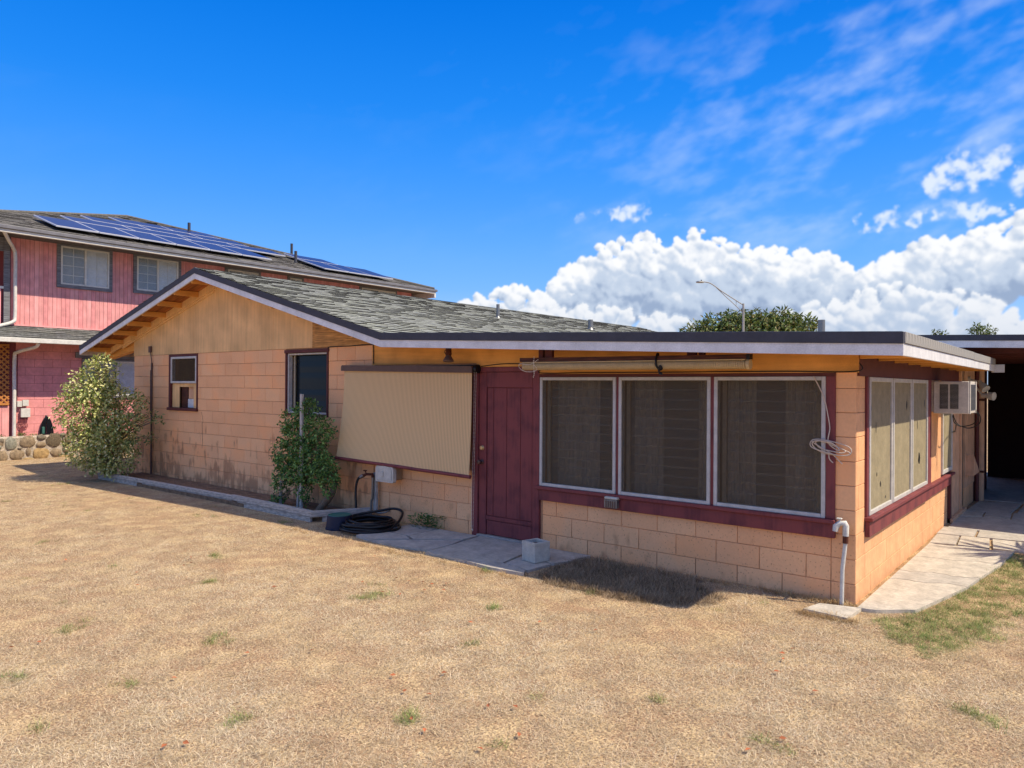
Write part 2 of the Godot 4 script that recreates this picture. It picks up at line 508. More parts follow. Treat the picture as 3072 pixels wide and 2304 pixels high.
func sky_image(W: int, H: int) -> Image:
	# Clear saturated air, cumulus piled along much of the horizon, thin wisps above it and broken cloud added higher up for its light.
	var air := [[0.0, Color8(186, 212, 244)], [4.0, Color8(150, 196, 250)], [8.0, Color8(118, 180, 252)], [14.0, Color8(76, 156, 250)], [21.0, Color8(34, 134, 238)], [28.0, Color8(10, 116, 224)], [45.0, Color8(8, 100, 206)], [90.0, Color8(8, 84, 182)]]
	var soft := FastNoiseLite.new()
	soft.seed = 15
	soft.frequency = 1.0
	soft.fractal_octaves = 5
	var img := Image.create(W, H, false, Image.FORMAT_RGBF)
	var per := 360.0 / W                              # degrees in a pixel
	for r in H / 2:
		var base: Color = ramp(air, 90.0 - (r + 0.5) * per)
		img.fill_rect(Rect2i(0, r, W, 1), base.srgb_to_linear())
	# broken cloud above 30 degrees all round, added unseen to brighten shaded walls
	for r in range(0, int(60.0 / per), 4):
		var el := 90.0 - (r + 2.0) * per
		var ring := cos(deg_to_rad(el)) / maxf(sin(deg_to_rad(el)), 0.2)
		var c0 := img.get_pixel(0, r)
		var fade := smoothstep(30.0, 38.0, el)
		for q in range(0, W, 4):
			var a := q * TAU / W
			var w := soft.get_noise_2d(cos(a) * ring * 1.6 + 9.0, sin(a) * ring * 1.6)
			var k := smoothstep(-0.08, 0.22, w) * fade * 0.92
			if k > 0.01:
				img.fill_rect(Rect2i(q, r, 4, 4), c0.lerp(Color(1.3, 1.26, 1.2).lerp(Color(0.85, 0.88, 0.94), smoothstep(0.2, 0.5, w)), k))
	# cumulus: heaps of round puffs; [from, to (degrees of bearing), base, top, layer]
	var rows := int(20.0 / per)
	var heaps := [[-51.5, -35.0, 1.0, 6.0, 0.0], [-36.5, -13.0, 6.2, 12.9, 0.5], [-14.5, 8.0, 6.4, 12.3, 0.7], [-45.5, -30.0, 3.0, 8.8, 1.2], [-47.0, -19.0, 1.2, 6.9, 2.4], [-22.0, -2.0, 2.0, 8.0, 2.0], [-9.0, 10.0, 1.0, 6.0, 3.0], [-33.0, -15.0, 0.3, 4.2, 3.6], [-9.5, -1.0, 13.4, 17.0, -1.0], [-4.0, 6.0, 14.6, 18.6, -1.0], [-14.5, -5.0, 11.4, 13.2, -1.0], [-34.0, -27.5, 13.0, 14.6, -1.0], [100.0, 112.0, 13.0, 17.0, -1.0], [190.0, 204.0, 14.0, 18.0, -1.0]]
	rng.seed = 515
	var az0 := 8.0
	while az0 < 255.0:                               # the rest of the horizon, to where the view's clear quarter begins
		var wide := rng.randf_range(14.0, 30.0)
		heaps.append([az0, az0 + wide, rng.randf_range(0.5, 3.0), rng.randf_range(6.5, 13.0), rng.randf_range(0.0, 3.0)])
		if rng.randf() < 0.6:
			heaps.append([az0 + wide * 0.2, az0 + wide * 1.1, 0.3, rng.randf_range(3.5, 7.0), 3.5])
		az0 += wide * rng.randf_range(0.7, 1.25)
	var hh := PackedFloat32Array()
	hh.resize(W * rows)
	hh.fill(-1.0)
	var dn := PackedFloat32Array()
	dn.resize(W * rows)
	var rl := PackedFloat32Array()
	rl.resize(W * rows)
	var loose := PackedFloat32Array()          # ragged scraps of cloud without much body
	loose.resize(W * rows)
	var wx := PackedFloat32Array()
	wx.resize(W * rows)
	for r in rows:
		var el := 20.0 - (r + 0.5) * per
		for q in W:
			var a := q * TAU / W
			wx[r * W + q] = soft.get_noise_3d(sin(a) * 26.0, el * 0.45, cos(a) * 26.0)
	for hp in heaps:
		var wide: float = hp[1] - hp[0]
		var tall: float = hp[3] - hp[2]
		var cnt := int(wide * tall * 2.6)
		var bump := rng.randf() * 20.0
		for i in cnt:
			var u := rng.randf()
			var x: float = hp[0] + wide * u
			var crest := tall * (pow(maxf(0.0, 4.0 * u * (1.0 - u)), 0.5) * (0.80 + 0.28 * soft.get_noise_2d(x * 0.16 + bump, 2.0)) + 0.04)
			var v := pow(rng.randf(), 0.75)
			var rad := lerpf(1.5, 0.38, pow(v, 1.4)) * rng.randf_range(0.55, 1.15)
			rad = minf(rad, 0.35 + 0.35 * crest)
			var y: float = hp[2] + crest * v - rad * 0.35
			var rp := int(rad / per) + (3 if hp[4] >= 0.0 else 14)
			var cq := int(fposmod(x, 360.0) / per)
			var cr := int((20.0 - y) / per)
			for r in range(maxi(0, cr - rp), mini(rows, cr + rp + 1)):
				for dq in range(-rp, rp + 1):
					var q := posmod(cq + dq, W)
					var o := r * W + q
					var w := wx[o]
					var dx := dq * per + (0.42 if hp[4] >= 0.0 else 2.2) * w
					var dy := (cr - r) * per + (0.42 if hp[4] >= 0.0 else 1.2) * w
					var t := 1.0 - (dx * dx + dy * dy) / (rad * rad)
					if t <= 0.0:
						continue
					if hp[4] < 0.0:
						loose[o] = minf(1.0, loose[o] + 0.30 * t * t)
						continue
					var z := sqrt(t) * rad + float(hp[4]) + rad * 0.2
					dn[o] = maxf(dn[o], minf(1.0, t * 3.4))
					if z > hh[o]:
						hh[o] = z
						rl[o] = clampf(v + 0.25 * dy / rad, 0.0, 1.0)
	for r in range(1, rows - 1):
		var el := 20.0 - (r + 0.5) * per
		var sky := img.get_pixel(0, H / 2 - rows + r)
		var thick := clampf((7.5 - el) / 7.5, 0.0, 1.0)
		for q in W:
			var a := q * TAU / W
			var az := q * per
			if az > 180.0:
				az -= 360.0
			var o := r * W + q
			var c0 := sky
			if el > 8.5:                                # wisps, drawn out along rising lines
				var lane: float = ramp([[-180.0, 0.6], [-140.0, 0.2], [-60.0, 0.0], [-38.0, 0.10], [-26.0, 0.6], [-12.0, 1.0], [0.0, 1.0], [40.0, 0.4], [140.0, 0.3], [180.0, 0.6]], az)
				if lane > 0.0:
					var w := soft.get_noise_3d(sin(a) * 7.0, el * 0.30 - az * 0.06, cos(a) * 7.0) + 0.22 * soft.get_noise_3d(sin(a) * 34.0, el * 1.1 - az * 0.25, cos(a) * 34.0)
					c0 = c0.lerp(Color(0.80, 0.88, 1.0), smoothstep(-0.25, 0.95, w) * lane * smoothstep(8.5, 12.0, el) * 0.40)
			c0 = c0.lerp(Color(0.74, 0.82, 0.93), thick * 0.35 * smoothstep(-56.0, -44.0, az if az > -100.0 else 0.0))
			if loose[o] > 0.0:
				var rag := 0.55 + 1.1 * soft.get_noise_3d(sin(a) * 40.0 + 3.0, el * 0.8, cos(a) * 40.0) + 0.5 * wx[o]
				c0 = c0.lerp(Color(0.86, 0.90, 0.97), smoothstep(0.08, 0.85, loose[o] * clampf(rag, 0.0, 1.2)) * 0.78)
			if dn[o] > 0.0:
				var l := hh[r * W + posmod(q - 2, W)]
				var g := hh[r * W + posmod(q + 2, W)]
				var up := hh[maxi(r - 2, 0) * W + q]
				var dw := hh[mini(r + 2, rows - 1) * W + q]
				var here := hh[o]
				var gx := clampf((here - g if g >= 0 else 0.4) - (here - l if l >= 0 else 0.4), -0.7, 0.7)
				var gy := clampf((here - up if up >= 0 else 0.4) - (here - dw if dw >= 0 else 0.4), -0.7, 0.7)
				var nrm := Vector3(gx, gy, 0.34).normalized()
				var light := 0.34 + 0.46 * nrm.dot(Vector3(0.42, 0.80, 0.42)) + 0.62 * (rl[o] - 0.5) + 0.34 * wx[o] + 0.24 * soft.get_noise_3d(sin(a) * 11.0, el * 0.5, cos(a) * 11.0) + 0.16 * soft.get_noise_3d(sin(a) * 90.0, el * 1.5, cos(a) * 90.0)
				var cc := Color(0.30, 0.39, 0.56).lerp(Color(0.52, 0.61, 0.75), smoothstep(0.05, 0.50, light)).lerp(Color(0.90, 0.91, 0.93), smoothstep(0.48, 1.0, light))
				cc = cc.lerp(Color(0.34, 0.44, 0.62), thick * 0.72)
				c0 = c0.lerp(cc, smoothstep(0.0, 1.0, dn[o]))
			img.set_pixel(q, H / 2 - rows + r, c0)
	# the wisps that reach higher than the heaps
	for r in range(int(56.0 / per), H / 2 - rows + 1):
		var el := 90.0 - (r + 0.5) * per
		var sky := (ramp(air, el) as Color).srgb_to_linear()
		for q in W:
			var az := q * per
			if az > 180.0:
				az -= 360.0
			var lane: float = ramp([[-180.0, 0.6], [-140.0, 0.2], [-60.0, 0.0], [-38.0, 0.10], [-26.0, 0.6], [-12.0, 1.0], [0.0, 1.0], [40.0, 0.4], [140.0, 0.3], [180.0, 0.6]], az)
			if lane <= 0.0:
				continue
			var a := q * TAU / W
			var w := soft.get_noise_3d(sin(a) * 7.0, el * 0.30 - az * 0.06, cos(a) * 7.0) + 0.22 * soft.get_noise_3d(sin(a) * 34.0, el * 1.1 - az * 0.25, cos(a) * 34.0)
			var k := smoothstep(-0.25, 0.95, w) * lane * 0.40 * smoothstep(30.0, 20.0, el - 0.12 * (az + 25.0))
			if k > 0.004:
				img.set_pixel(q, r, sky.lerp(Color(0.80, 0.88, 1.0), k))
	img.fill_rect(Rect2i(0, H / 2, W, H / 2), Color(0.34, 0.29, 0.21))
	return img

# ---------------------------------------------------------------- block walls
func block_mesh(l: float, h: float) -> Mesh:
	var key := "%d_%d" % [roundi(l * 1000), roundi(h * 1000)]
	if not block_meshes.has(key):
		var b := MB.new()
		var x := l * 0.5 - 0.0022
		var y := h * 0.5 - 0.0022
		var k := 0.003
		var d := -0.012
		var f := [Vector3(-x + k, -y + k, 0), Vector3(x - k, -y + k, 0), Vector3(x - k, y - k, 0), Vector3(-x + k, y - k, 0)]
		var g := [Vector3(-x, -y, -k), Vector3(x, -y, -k), Vector3(x, y, -k), Vector3(-x, y, -k)]
		var e := [Vector3(-x, -y, d), Vector3(x, -y, d), Vector3(x, y, d), Vector3(-x, y, d)]
		b.quad(f[0], f[1], f[2], f[3])
		for i in 4:
			var j := (i + 1) % 4
			b.quad(g[i], g[j], f[j], f[i])
			b.quad(e[i], e[j], g[j], g[i])
		block_meshes[key] = b.mesh()
	return block_meshes[key]

# Lays blocks on a wall plane. Along the wall from a0 to a1 (local x), rows from the top down; holes: [a0, a1, y0, y1].
func lay_blocks(parent: Node, plane: Transform3D, a0: float, a1: float, top: float, rows: Array, low: float, holes: Array, shift: float, mats: Array, called := "block") -> void:
	for k in rows:
		var y1: float = top - C * k
		var y0: float = maxf(y1 - C, low)
		if y1 - y0 < 0.03:
			continue
		var free := [[a0, a1]]
		for h in holes:
			if h[3] - y0 > 0.02 and y1 - h[2] > 0.02:
				var next := []
				for f in free:
					if h[1] <= f[0] or h[0] >= f[1]:
						next.append(f)
					else:
						if h[0] > f[0]:
							next.append([f[0], h[0]])
						if h[1] < f[1]:
							next.append([h[1], f[1]])
				free = next
		var off: float = shift + (C if int(k) % 2 else 0.0)
		for f in free:
			var i := floori((f[0] - off) / (2 * C))
			while off + i * 2 * C < f[1] - 0.001:
				var l: float = maxf(off + i * 2 * C, f[0])
				var r: float = minf(off + (i + 1) * 2 * C, f[1])
				i += 1
				if r - l < 0.035:
					continue
				var at := Vector3((l + r) * 0.5, (y0 + y1) * 0.5, rng.randf_range(-0.0012, 0.0012))
				part(parent, called, block_mesh(r - l, y1 - y0), mats[rng.randi() % mats.size()], plane * Transform3D(Basis(Vector3.BACK, rng.randf_range(-0.002, 0.002)), at))

# A wall with holes, thickness behind the plane z = front: columns of boxes between the holes.
func holed(b: MB, a0: float, a1: float, y0: float, y1: float, front: float, back: float, holes: Array) -> void:
	var xs := [a0, a1]
	for h in holes:
		xs.append(h[0]); xs.append(h[1])
	xs.sort()
	for i in xs.size() - 1:
		var l: float = xs[i]
		var r: float = xs[i + 1]
		if r - l < 0.001:
			continue
		var cut := []
		for h in holes:
			if h[0] < r - 0.001 and h[1] > l + 0.001:
				cut.append([h[2], h[3]])
		cut.sort_custom(func(p, q): return p[0] < q[0])
		var y := y0
		for s in cut:
			if s[0] - y > 0.001:
				b.box(Vector3(l, y, back), Vector3(r, s[0], front))
			y = s[1]
		if y1 - y > 0.001:
			b.box(Vector3(l, y, back), Vector3(r, y1, front))

# ---------------------------------------------------------------- shingled roof face
# origin: lower left corner; along: unit vector along the eave; up: unit vector up the slope; left/right: callables giving the ends at distance s up the slope
func shingle_face(b: MB, origin: Vector3, along: Vector3, up: Vector3, length: float, left: Callable, right: Callable, tone: Color, tab := 0.31, expo := 0.14) -> void:
	var nrm := along.cross(up).normalized()
	if nrm.y < 0:
		nrm = -nrm
	var flip := along.cross(up).dot(nrm) < 0
	var s := 0.0
	while s < length - 0.02:
		var e := minf(s + expo, length)
		var l0: float = left.call(s)
		var r0: float = right.call(s)
		var l1: float = left.call(e)
		var r1: float = right.call(e)
		var x := l0 - rng.randf() * tab
		while x < r0:
			var w := tab * rng.randf_range(0.55, 1.25)
			var p := clampf(x, l0, r0)
			var q := clampf(x + w, l0, r0)
			var p1 := clampf(p, l1, r1)
			var q1 := clampf(q, l1, r1)
			x += w
			if q - p < 0.01:
				continue
			var thick := rng.randf() < 0.5
			var lift := 0.018 if thick else 0.009
			var k := rng.randf_range(0.92, 1.18) if thick else rng.randf_range(0.66, 0.92)
			var face := Color(tone.r * k, tone.g * k, tone.b * k * rng.randf_range(0.94, 1.05))
			b.col = face
			var dip := rng.randf_range(0.0, 0.012)
			var A := origin + along * p + up * (s - dip) + nrm * lift
			var B := origin + along * q + up * (s - dip) + nrm * lift
			var D := origin + along * q1 + up * (e + 0.01) + nrm * 0.003
			var E := origin + along * p1 + up * (e + 0.01) + nrm * 0.003
			var A0 := A - nrm * (lift + 0.002)
			var B0 := B - nrm * (lift + 0.002)
			if flip:
				b.quad(A, E, D, B)
				b.col = Color(0.03, 0.03, 0.03)
				b.quad(A0, A, B, B0)
			else:
				b.quad(A, B, D, E)
				b.col = Color(0.03, 0.03, 0.03)
				b.quad(A0, B0, B, A)
		s = e

# ---------------------------------------------------------------- the cottage
const ROOF := [[-14.78, 2.545], [-10.04, 3.70], [-5.38, 2.435], [0.44, 2.204]]

func roof_y(x: float) -> float:
	return ramp(ROOF, x)

func pane_window(parent: Node, called: String, xf: Transform3D, w: float, h: float, o := {}) -> MeshInstance3D:
	var fw: float = o.get("fw", 0.034)
	var b := MB.new()
	b.cbox(Vector3(0, 0, -0.05), Vector3(fw, h, 0.022), 0.004)
	b.cbox(Vector3(w - fw, 0, -0.05), Vector3(w, h, 0.022), 0.004)
	b.cbox(Vector3(fw, 0, -0.05), Vector3(w - fw, fw, 0.021), 0.004)
	b.cbox(Vector3(fw, h - fw, -0.05), Vector3(w - fw, h, 0.021), 0.004)
	var win := part(parent, called, b.mesh(), o.get("frame", M.alu), xf)
	if o.has("screen"):
		bx(win, "screen", Vector3(fw, fw, 0.004), Vector3(w - fw, h - fw, 0.006), o.screen)
	if o.get("jamb", true):
		bx(win, "jamb", Vector3(fw + 0.02, fw, -0.075), Vector3(fw + 0.055, h - fw, -0.055), M.alu_tan)
		bx(win, "jamb", Vector3(w - fw - 0.055, fw, -0.075), Vector3(w - fw - 0.02, h - fw, -0.055), M.alu_tan)
	var cnt: int = o.get("slats", 0)
	if cnt:
		var sb := MB.new()
		sb.box(Vector3(fw + 0.056, -0.056, -0.003), Vector3(w - fw - 0.056, 0.056, 0.003))
		var sm := sb.mesh()
		for i in cnt:
			var y := fw + (h - 2 * fw) * (i + 0.5) / cnt
			part(win, "louver", sm, o.get("slat", M.glass), Transform3D(Basis(Vector3.RIGHT, rng.randf_range(-0.05, 0.02)), Vector3(0, y, -0.085)))
	return win

func curtain(x0: float, x1: float, y0: float, y1: float, z: float, label: String, turn := 0.0, at := Vector3.ZERO, m: Material = null) -> void:
	var b := MB.new()
	var cnt := maxi(8, int((x1 - x0) / 0.018))
	var pts := []
	for i in cnt + 1:
		var t := float(i) / cnt
		pts.append(Vector2(lerpf(x0, x1, t), z + 0.028 * sin(t * (x1 - x0) * 46.0 + 0.8 * sin(t * 9.0)) + 0.012 * sin(t * 31.0)))
	for i in cnt:
		var p: Vector2 = pts[i]
		var q: Vector2 = pts[i + 1]
		b.quad(Vector3(p.x, y0, p.y), Vector3(q.x, y0, q.y), Vector3(q.x, y1, q.y), Vector3(p.x, y1, p.y))
	var o := part(self, "curtain", b.mesh(), m if m else M.curtain, Transform3D(Basis(Vector3.UP, turn), at))
	tag(o, label, "curtain", "curtains behind the cottage windows")

func build_cottage() -> void:
	var h := thing("cottage", "low orange concrete block cottage with grey shingle gable roof and maroon trim", "house")
	var FRONT := Transform3D.IDENTITY
	var SIDE := Transform3D(Basis(Vector3.UP, PI / 2), Vector3.ZERO)      # local x runs to -z, local z faces +x
	var doors := [[-4.26, -3.26, -0.05, 2.012]]
	var small := [-11.935, -10.862, 1.3206, 2.3366]
	var jal := [-8.166, -7.094, 1.3206, 2.305]
	var trio := [-3.26, -0.158, 0.683, 1.892]
	# --- walls behind the blocks
	var b := MB.new()
	holed(b, -13.4, -6.08, -0.1, 2.3366, -0.012, -0.17, [small, jal])
	holed(b, -6.08, -4.26, -0.1, 2.2, -0.012, -0.17, [])
	holed(b, -4.26, -0.012, -0.1, 2.09, -0.012, -0.17, [[-4.26, -3.26, -0.1, 2.012], [-3.255, -0.237, 0.69, 1.89]])
	part(h, "wall", b.mesh(), M.joint)
	b = MB.new()
	b.xf = SIDE
	holed(b, 0.17, 8.9, -0.1, 2.09, -0.012, -0.17, [[0.345, 3.07, 0.69, 1.89], [4.11, 4.9, 0.69, 1.89]])
	b.xf = Transform3D.IDENTITY
	part(h, "wall", b.mesh(), M.joint)
	b = MB.new()                                                            # walls out of sight that close the rooms
	b.box(Vector3(-13.4, -0.1, -14.0), Vector3(-13.23, 2.33, -0.17))
	b.box(Vector3(-13.23, -0.1, -14.0), Vector3(-5.4, 2.33, -13.83))
	b.box(Vector3(-5.4, -0.1, -8.9), Vector3(-0.17, 2.32, -8.73))
	b.box(Vector3(-5.57, -0.1, -13.83), Vector3(-5.4, 2.33, -8.73))
	b.prism(PackedVector2Array([Vector2(-13.4, 2.33), Vector2(-5.4, 2.33), Vector2(-10.04, 3.59)]), -14.0, -13.85)
	part(h, "rear_wall", b.mesh(), M.joint)
	b = MB.new()
	b.box(Vector3(-13.23, 2.30, -13.83), Vector3(-6.1, 2.33, -0.17))
	part(h, "ceiling", b.mesh(), M.dark_room)
	b = MB.new()
	b.box(Vector3(-7.5, 0.002, -8.72), Vector3(-0.18, 0.05, -0.18))
	part(h, "room_floor", b.mesh(), M.dark_room)
	b = MB.new()
	b.box(Vector3(-5.6, 0.05, -4.6), Vector3(-0.18, 2.08, -4.5))
	b.box(Vector3(-13.2, 0.05, -3.6), Vector3(-6.3, 2.28, -3.5))
	part(h, "partition", b.mesh(), M.dark_room)
	# --- blocks, one by one
	var pm := [M.paint, M.paint_b, M.paint_c]
	lay_blocks(h, FRONT, -13.4, -6.075, 2.3366, range(12), -0.01, [small, jal], -13.4, pm)
	lay_blocks(h, FRONT, -6.07, -4.262, 1.7898, [5, 6, 7, 8], -0.01, [], -6.07 + 0.11, pm)
	lay_blocks(h, FRONT, -3.225, -0.1935, 1.7898, [6, 7, 8], -0.01, [], -0.1935, pm)
	lay_blocks(h, FRONT, -0.1935, 0.0, 1.9930, range(10), -0.01, [], -0.1935, [M.paint, M.paint_b])
	lay_blocks(h, SIDE, 0.0, 0.28, 1.9930, range(8), -0.01, [], -0.1264, [M.side, M.side_b])
	lay_blocks(h, SIDE, 0.0, 4.66, 1.7898, [7, 8], -0.01, [], 0.1, [M.side, M.side_b])
	lay_blocks(h, SIDE, 0.28, 4.66, 1.7898, [6], -0.01, [], 0.1, [M.side, M.side_b])
	# --- plywood in the gable and over the door
	var seams := [-13.4, -12.632, -11.013, -9.754, -8.496, -7.476, -6.124, -4.2]
	for i in seams.size() - 1:
		var l: float = seams[i] + 0.002
		var r: float = seams[i + 1] - 0.002
		var low := 2.338 if r < -6.0 else 2.062
		var poly := PackedVector2Array([Vector2(l, low), Vector2(r, low), Vector2(r, roof_y(r) - 0.104)])
		for k in [-5.38, -10.04]:
			if k > l and k < r:
				poly.append(Vector2(k, roof_y(k) - 0.104))
		poly.append(Vector2(l, roof_y(l) - 0.104))
		b = MB.new()
		b.prism(poly, -0.012, 0.009 + (0.003 if i == 5 else 0.0))
		part(h, "plywood_panel", b.mesh(), M.ply_bare if i == 5 else M.beam if i == 6 else M.ply)
	b = MB.new()
	b.prism(PackedVector2Array([Vector2(-4.197, 2.014), Vector2(-3.258, 2.014), Vector2(-3.258, 1.926), Vector2(0.017, 1.921), Vector2(0.017, roof_y(0.017) - 0.104), Vector2(-4.197, roof_y(-4.197) - 0.104)]), -0.011, 0.028)
	part(h, "header_beam", b.mesh(), M.beam)
	# --- roof
	b = MB.new()
	b.prism(PackedVector2Array([Vector2(-14.76, 2.548), Vector2(-10.04, 3.698), Vector2(-5.38, 2.433), Vector2(-5.38, 2.333), Vector2(-10.04, 3.598), Vector2(-14.76, 2.448)]), -14.5, 0.474)
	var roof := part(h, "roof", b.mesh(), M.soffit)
	b = MB.new()
	b.prism(PackedVector2Array([Vector2(-5.378, 2.433), Vector2(0.414, 2.203), Vector2(0.414, 2.103), Vector2(-5.378, 2.333)]), -5.5, 0.474)
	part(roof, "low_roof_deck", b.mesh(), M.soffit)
	b = MB.new()
	b.colored = true
	var up := Vector3(-4.66, 1.265, 0).normalized()
	shingle_face(b, Vector3(-5.36, 2.436, 0.5), Vector3(0, 0, -1), up, Vector2(4.68, 1.265).length(), func(_s): return 0.0, func(_s): return 15.0, Color(0.52, 0.545, 0.48), 0.31, 0.14)
	var up2 := Vector3(4.74, 1.155, 0).normalized()
	shingle_face(b, Vector3(-14.8, 2.552, 0.5), Vector3(0, 0, -1), up2, Vector2(4.76, 1.155).length(), func(_s): return 0.0, func(_s): return 15.0, Color(0.52, 0.545, 0.48), 0.6, 0.2)
	var sh := part(roof, "shingles", b.mesh(), M.shingle)
	sh.set_meta("kind", "stuff")
	var zr := 0.49
	var cap_mesh := MB.new()
	cap_mesh.quad(Vector3(0, 0.020, 0.15), Vector3(0.14, -0.016, 0.15), Vector3(0.14, -0.022, -0.15), Vector3(0, 0.012, -0.15))
	cap_mesh.quad(Vector3(-0.14, -0.014, 0.15), Vector3(0, 0.020, 0.15), Vector3(0, 0.012, -0.15), Vector3(-0.14, -0.02, -0.15))
	cap_mesh.quad(Vector3(0, 0.008, 0.15), Vector3(0.14, -0.028, 0.15), Vector3(0.14, -0.016, 0.15), Vector3(0, 0.02, 0.15))
	cap_mesh.quad(Vector3(-0.14, -0.026, 0.15), Vector3(0, 0.008, 0.15), Vector3(0, 0.02, 0.15), Vector3(-0.14, -0.014, 0.15))
	var cm := cap_mesh.mesh()
	var cap_mat := mat(Color8(168, 170, 162), 0.95, T.rough, 0.4)
	while zr > -14.4:
		part(roof, "ridge_cap", cm, cap_mat, Transform3D(Basis.IDENTITY, Vector3(-10.04, 3.697, zr - 0.14)))
		zr -= 0.27
	b = MB.new()
	b.prism(PackedVector2Array([Vector2(-5.37, 2.437), Vector2(0.43, 2.207), Vector2(0.43, 2.214), Vector2(-5.37, 2.444)]), -5.5, 0.50)
	part(roof, "roll_roofing", b.mesh(), M.felt)
	# rake boards and drip edges
	for i in 3:
		var p: Array = ROOF[i]
		var q: Array = ROOF[i + 1]
		b = MB.new()
		b.prism(PackedVector2Array([Vector2(p[0], p[1] - 0.170), Vector2(q[0] - 0.001, q[1] - 0.170), Vector2(q[0] - 0.001, q[1] - 0.078), Vector2(p[0], p[1] - 0.078)]), 0.476, 0.5)
		part(h, "fascia_board", b.mesh(), M.white)
		b = MB.new()
		b.prism(PackedVector2Array([Vector2(p[0], p[1] - 0.082), Vector2(q[0] - 0.001, q[1] - 0.082), Vector2(q[0] - 0.001, q[1] + 0.006), Vector2(p[0], p[1] + 0.006)]), 0.478, 0.509)
		part(h, "drip_edge", b.mesh(), M.drip)
	bx(h, "fascia_board", Vector3(0.416, 2.034, -5.5), Vector3(0.4395, 2.124, 0.474), M.white, 0.002)
	bx(h, "drip_edge", Vector3(0.42, 2.126, -3.30), Vector3(0.450, 2.212, 0.477), M.felt, 0.003)
	bx(h, "drip_edge", Vector3(0.42, 2.122, -5.5), Vector3(0.450, 2.208, -3.31), M.felt, 0.003)
	bx(h, "fascia_board", Vector3(0.40, 2.02, -5.56), Vector3(0.55, 2.13, -5.53), M.white, 0.002)
	bx(h, "fascia_board", Vector3(-14.80, 2.37, -14.5), Vector3(-14.778, 2.47, 0.474), M.white, 0.002)
	for k in 8:                                                            # lookouts under the gable's left slope
		var x := -14.42 + k * 0.605
		var y := roof_y(x) - 0.102
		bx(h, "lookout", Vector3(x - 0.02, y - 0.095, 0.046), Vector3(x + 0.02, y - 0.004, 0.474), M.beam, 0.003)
	for k in 7:
		var x := -9.7 + k * 0.62
		var y := roof_y(x) - 0.102
		bx(h, "lookout", Vector3(x - 0.02, y - 0.095, 0.046), Vector3(x + 0.02, y - 0.004, 0.474), M.beam, 0.003)
	for k in 9:                                                            # rafter tails over the side wall
		var z := -0.02 - k * 0.655
		bx(h, "lookout", Vector3(0.022, 2.036, z - 0.02), Vector3(0.414, 2.101, z + 0.02), M.beam, 0.003)
	b = MB.new()
	b.prism(PackedVector2Array([Vector2(-14.70, roof_y(-14.70) - 0.225), Vector2(-10.04, 3.70 - 0.225), Vector2(-10.04, 3.70 - 0.103), Vector2(-14.70, roof_y(-14.70) - 0.103)]), 0.0125, 0.045)
	part(h, "rake_trim", b.mesh(), M.ply)
	b = MB.new()
	b.prism(PackedVector2Array([Vector2(-13.9, roof_y(-13.9) - 0.265), Vector2(-10.3, roof_y(-10.3) - 0.265), Vector2(-10.3, roof_y(-10.3) - 0.227), Vector2(-13.9, roof_y(-13.9) - 0.227)]), 0.0125, 0.026)
	part(h, "rake_trim", b.mesh(), M.ply)
	b = MB.new()
	b.prism(PackedVector2Array([Vector2(-14.72, 2.30), Vector2(-13.402, 2.47), Vector2(-13.402, 2.68), Vector2(-14.72, roof_y(-14.72) - 0.1)]), -0.16, -0.05)
	part(h, "eave_beam", b.mesh(), M.beam)
	for v in [[-8.23, 3.19, -5.125, 0.31, 0.036], [-8.09, 3.16, -8.46, 0.26, 0.062], [-1.42, 2.26, -4.0, 0.47, 0.047]]:
		b = MB.new()
		b.lathe([Vector2(0, 0), Vector2(v[4] + 0.03, 0), Vector2(v[4], 0.06), Vector2(v[4], v[3]), Vector2(v[4] * 0.8, v[3]), Vector2(v[4] * 0.8, v[3] - 0.05), Vector2(0, v[3] - 0.05)], 14)
		part(roof, "vent_pipe", b.mesh(), M.metal, Transform3D(Basis.IDENTITY, Vector3(v[0], v[1], v[2])))
	# --- front windows
	var spans := [[-3.255, -2.284], [-2.250, -1.263], [-1.228, -0.237]]
	for s in spans:
		pane_window(h, "window", Transform3D(Basis.IDENTITY, Vector3(s[0], 0.69, 0.006)), s[1] - s[0], 1.2, {screen = M.screen, slats = 12})
	for x in [-2.284, -1.263]:
		bx(h, "mullion", Vector3(x + 0.001, 0.69, -0.06), Vector3(x + 0.034, 1.889, 0.012), M.maroon)
	bx(h, "window_trim", Vector3(-0.236, 0.69, -0.012), Vector3(-0.16, 1.892, 0.018), M.maroon, 0.003)
	bx(h, "window_trim", Vector3(-3.258, 1.8905, -0.012), Vector3(-0.16, 1.924, 0.020), M.maroon_dark, 0.003)
	bx(h, "sill", Vector3(-3.29, 0.653, -0.01), Vector3(-0.150, 0.689, 0.062), M.maroon, 0.006)
	bx(h, "sill_apron", Vector3(-3.25, 0.532, 0.003), Vector3(-0.155, 0.652, 0.036), M.maroon, 0.004)
	# --- door
	bx(h, "door_frame", Vector3(-4.26, -0.02, -0.05), Vector3(-4.172, 2.012, 0.026), M.maroon, 0.004)
	bx(h, "door_frame", Vector3(-3.333, -0.02, -0.05), Vector3(-3.259, 2.012, 0.026), M.maroon, 0.004)
	bx(h, "door_frame", Vector3(-4.171, 1.955, -0.05), Vector3(-3.334, 2.012, 0.024), M.maroon, 0.004)
	bx(h, "threshold", Vector3(-4.171, -0.02, -0.05), Vector3(-3.334, 0.035, 0.045), M.concrete_b, 0.004)
	b = MB.new()
	b.box(Vector3(-4.168, 0.038, -0.05), Vector3(-3.337, 1.952, -0.018))
	b.cbox(Vector3(-4.168, 0.038, -0.018), Vector3(-4.055, 1.952, 0.006), 0.004)
	b.cbox(Vector3(-3.372, 0.038, -0.018), Vector3(-3.337, 1.952, 0.006), 0.004)
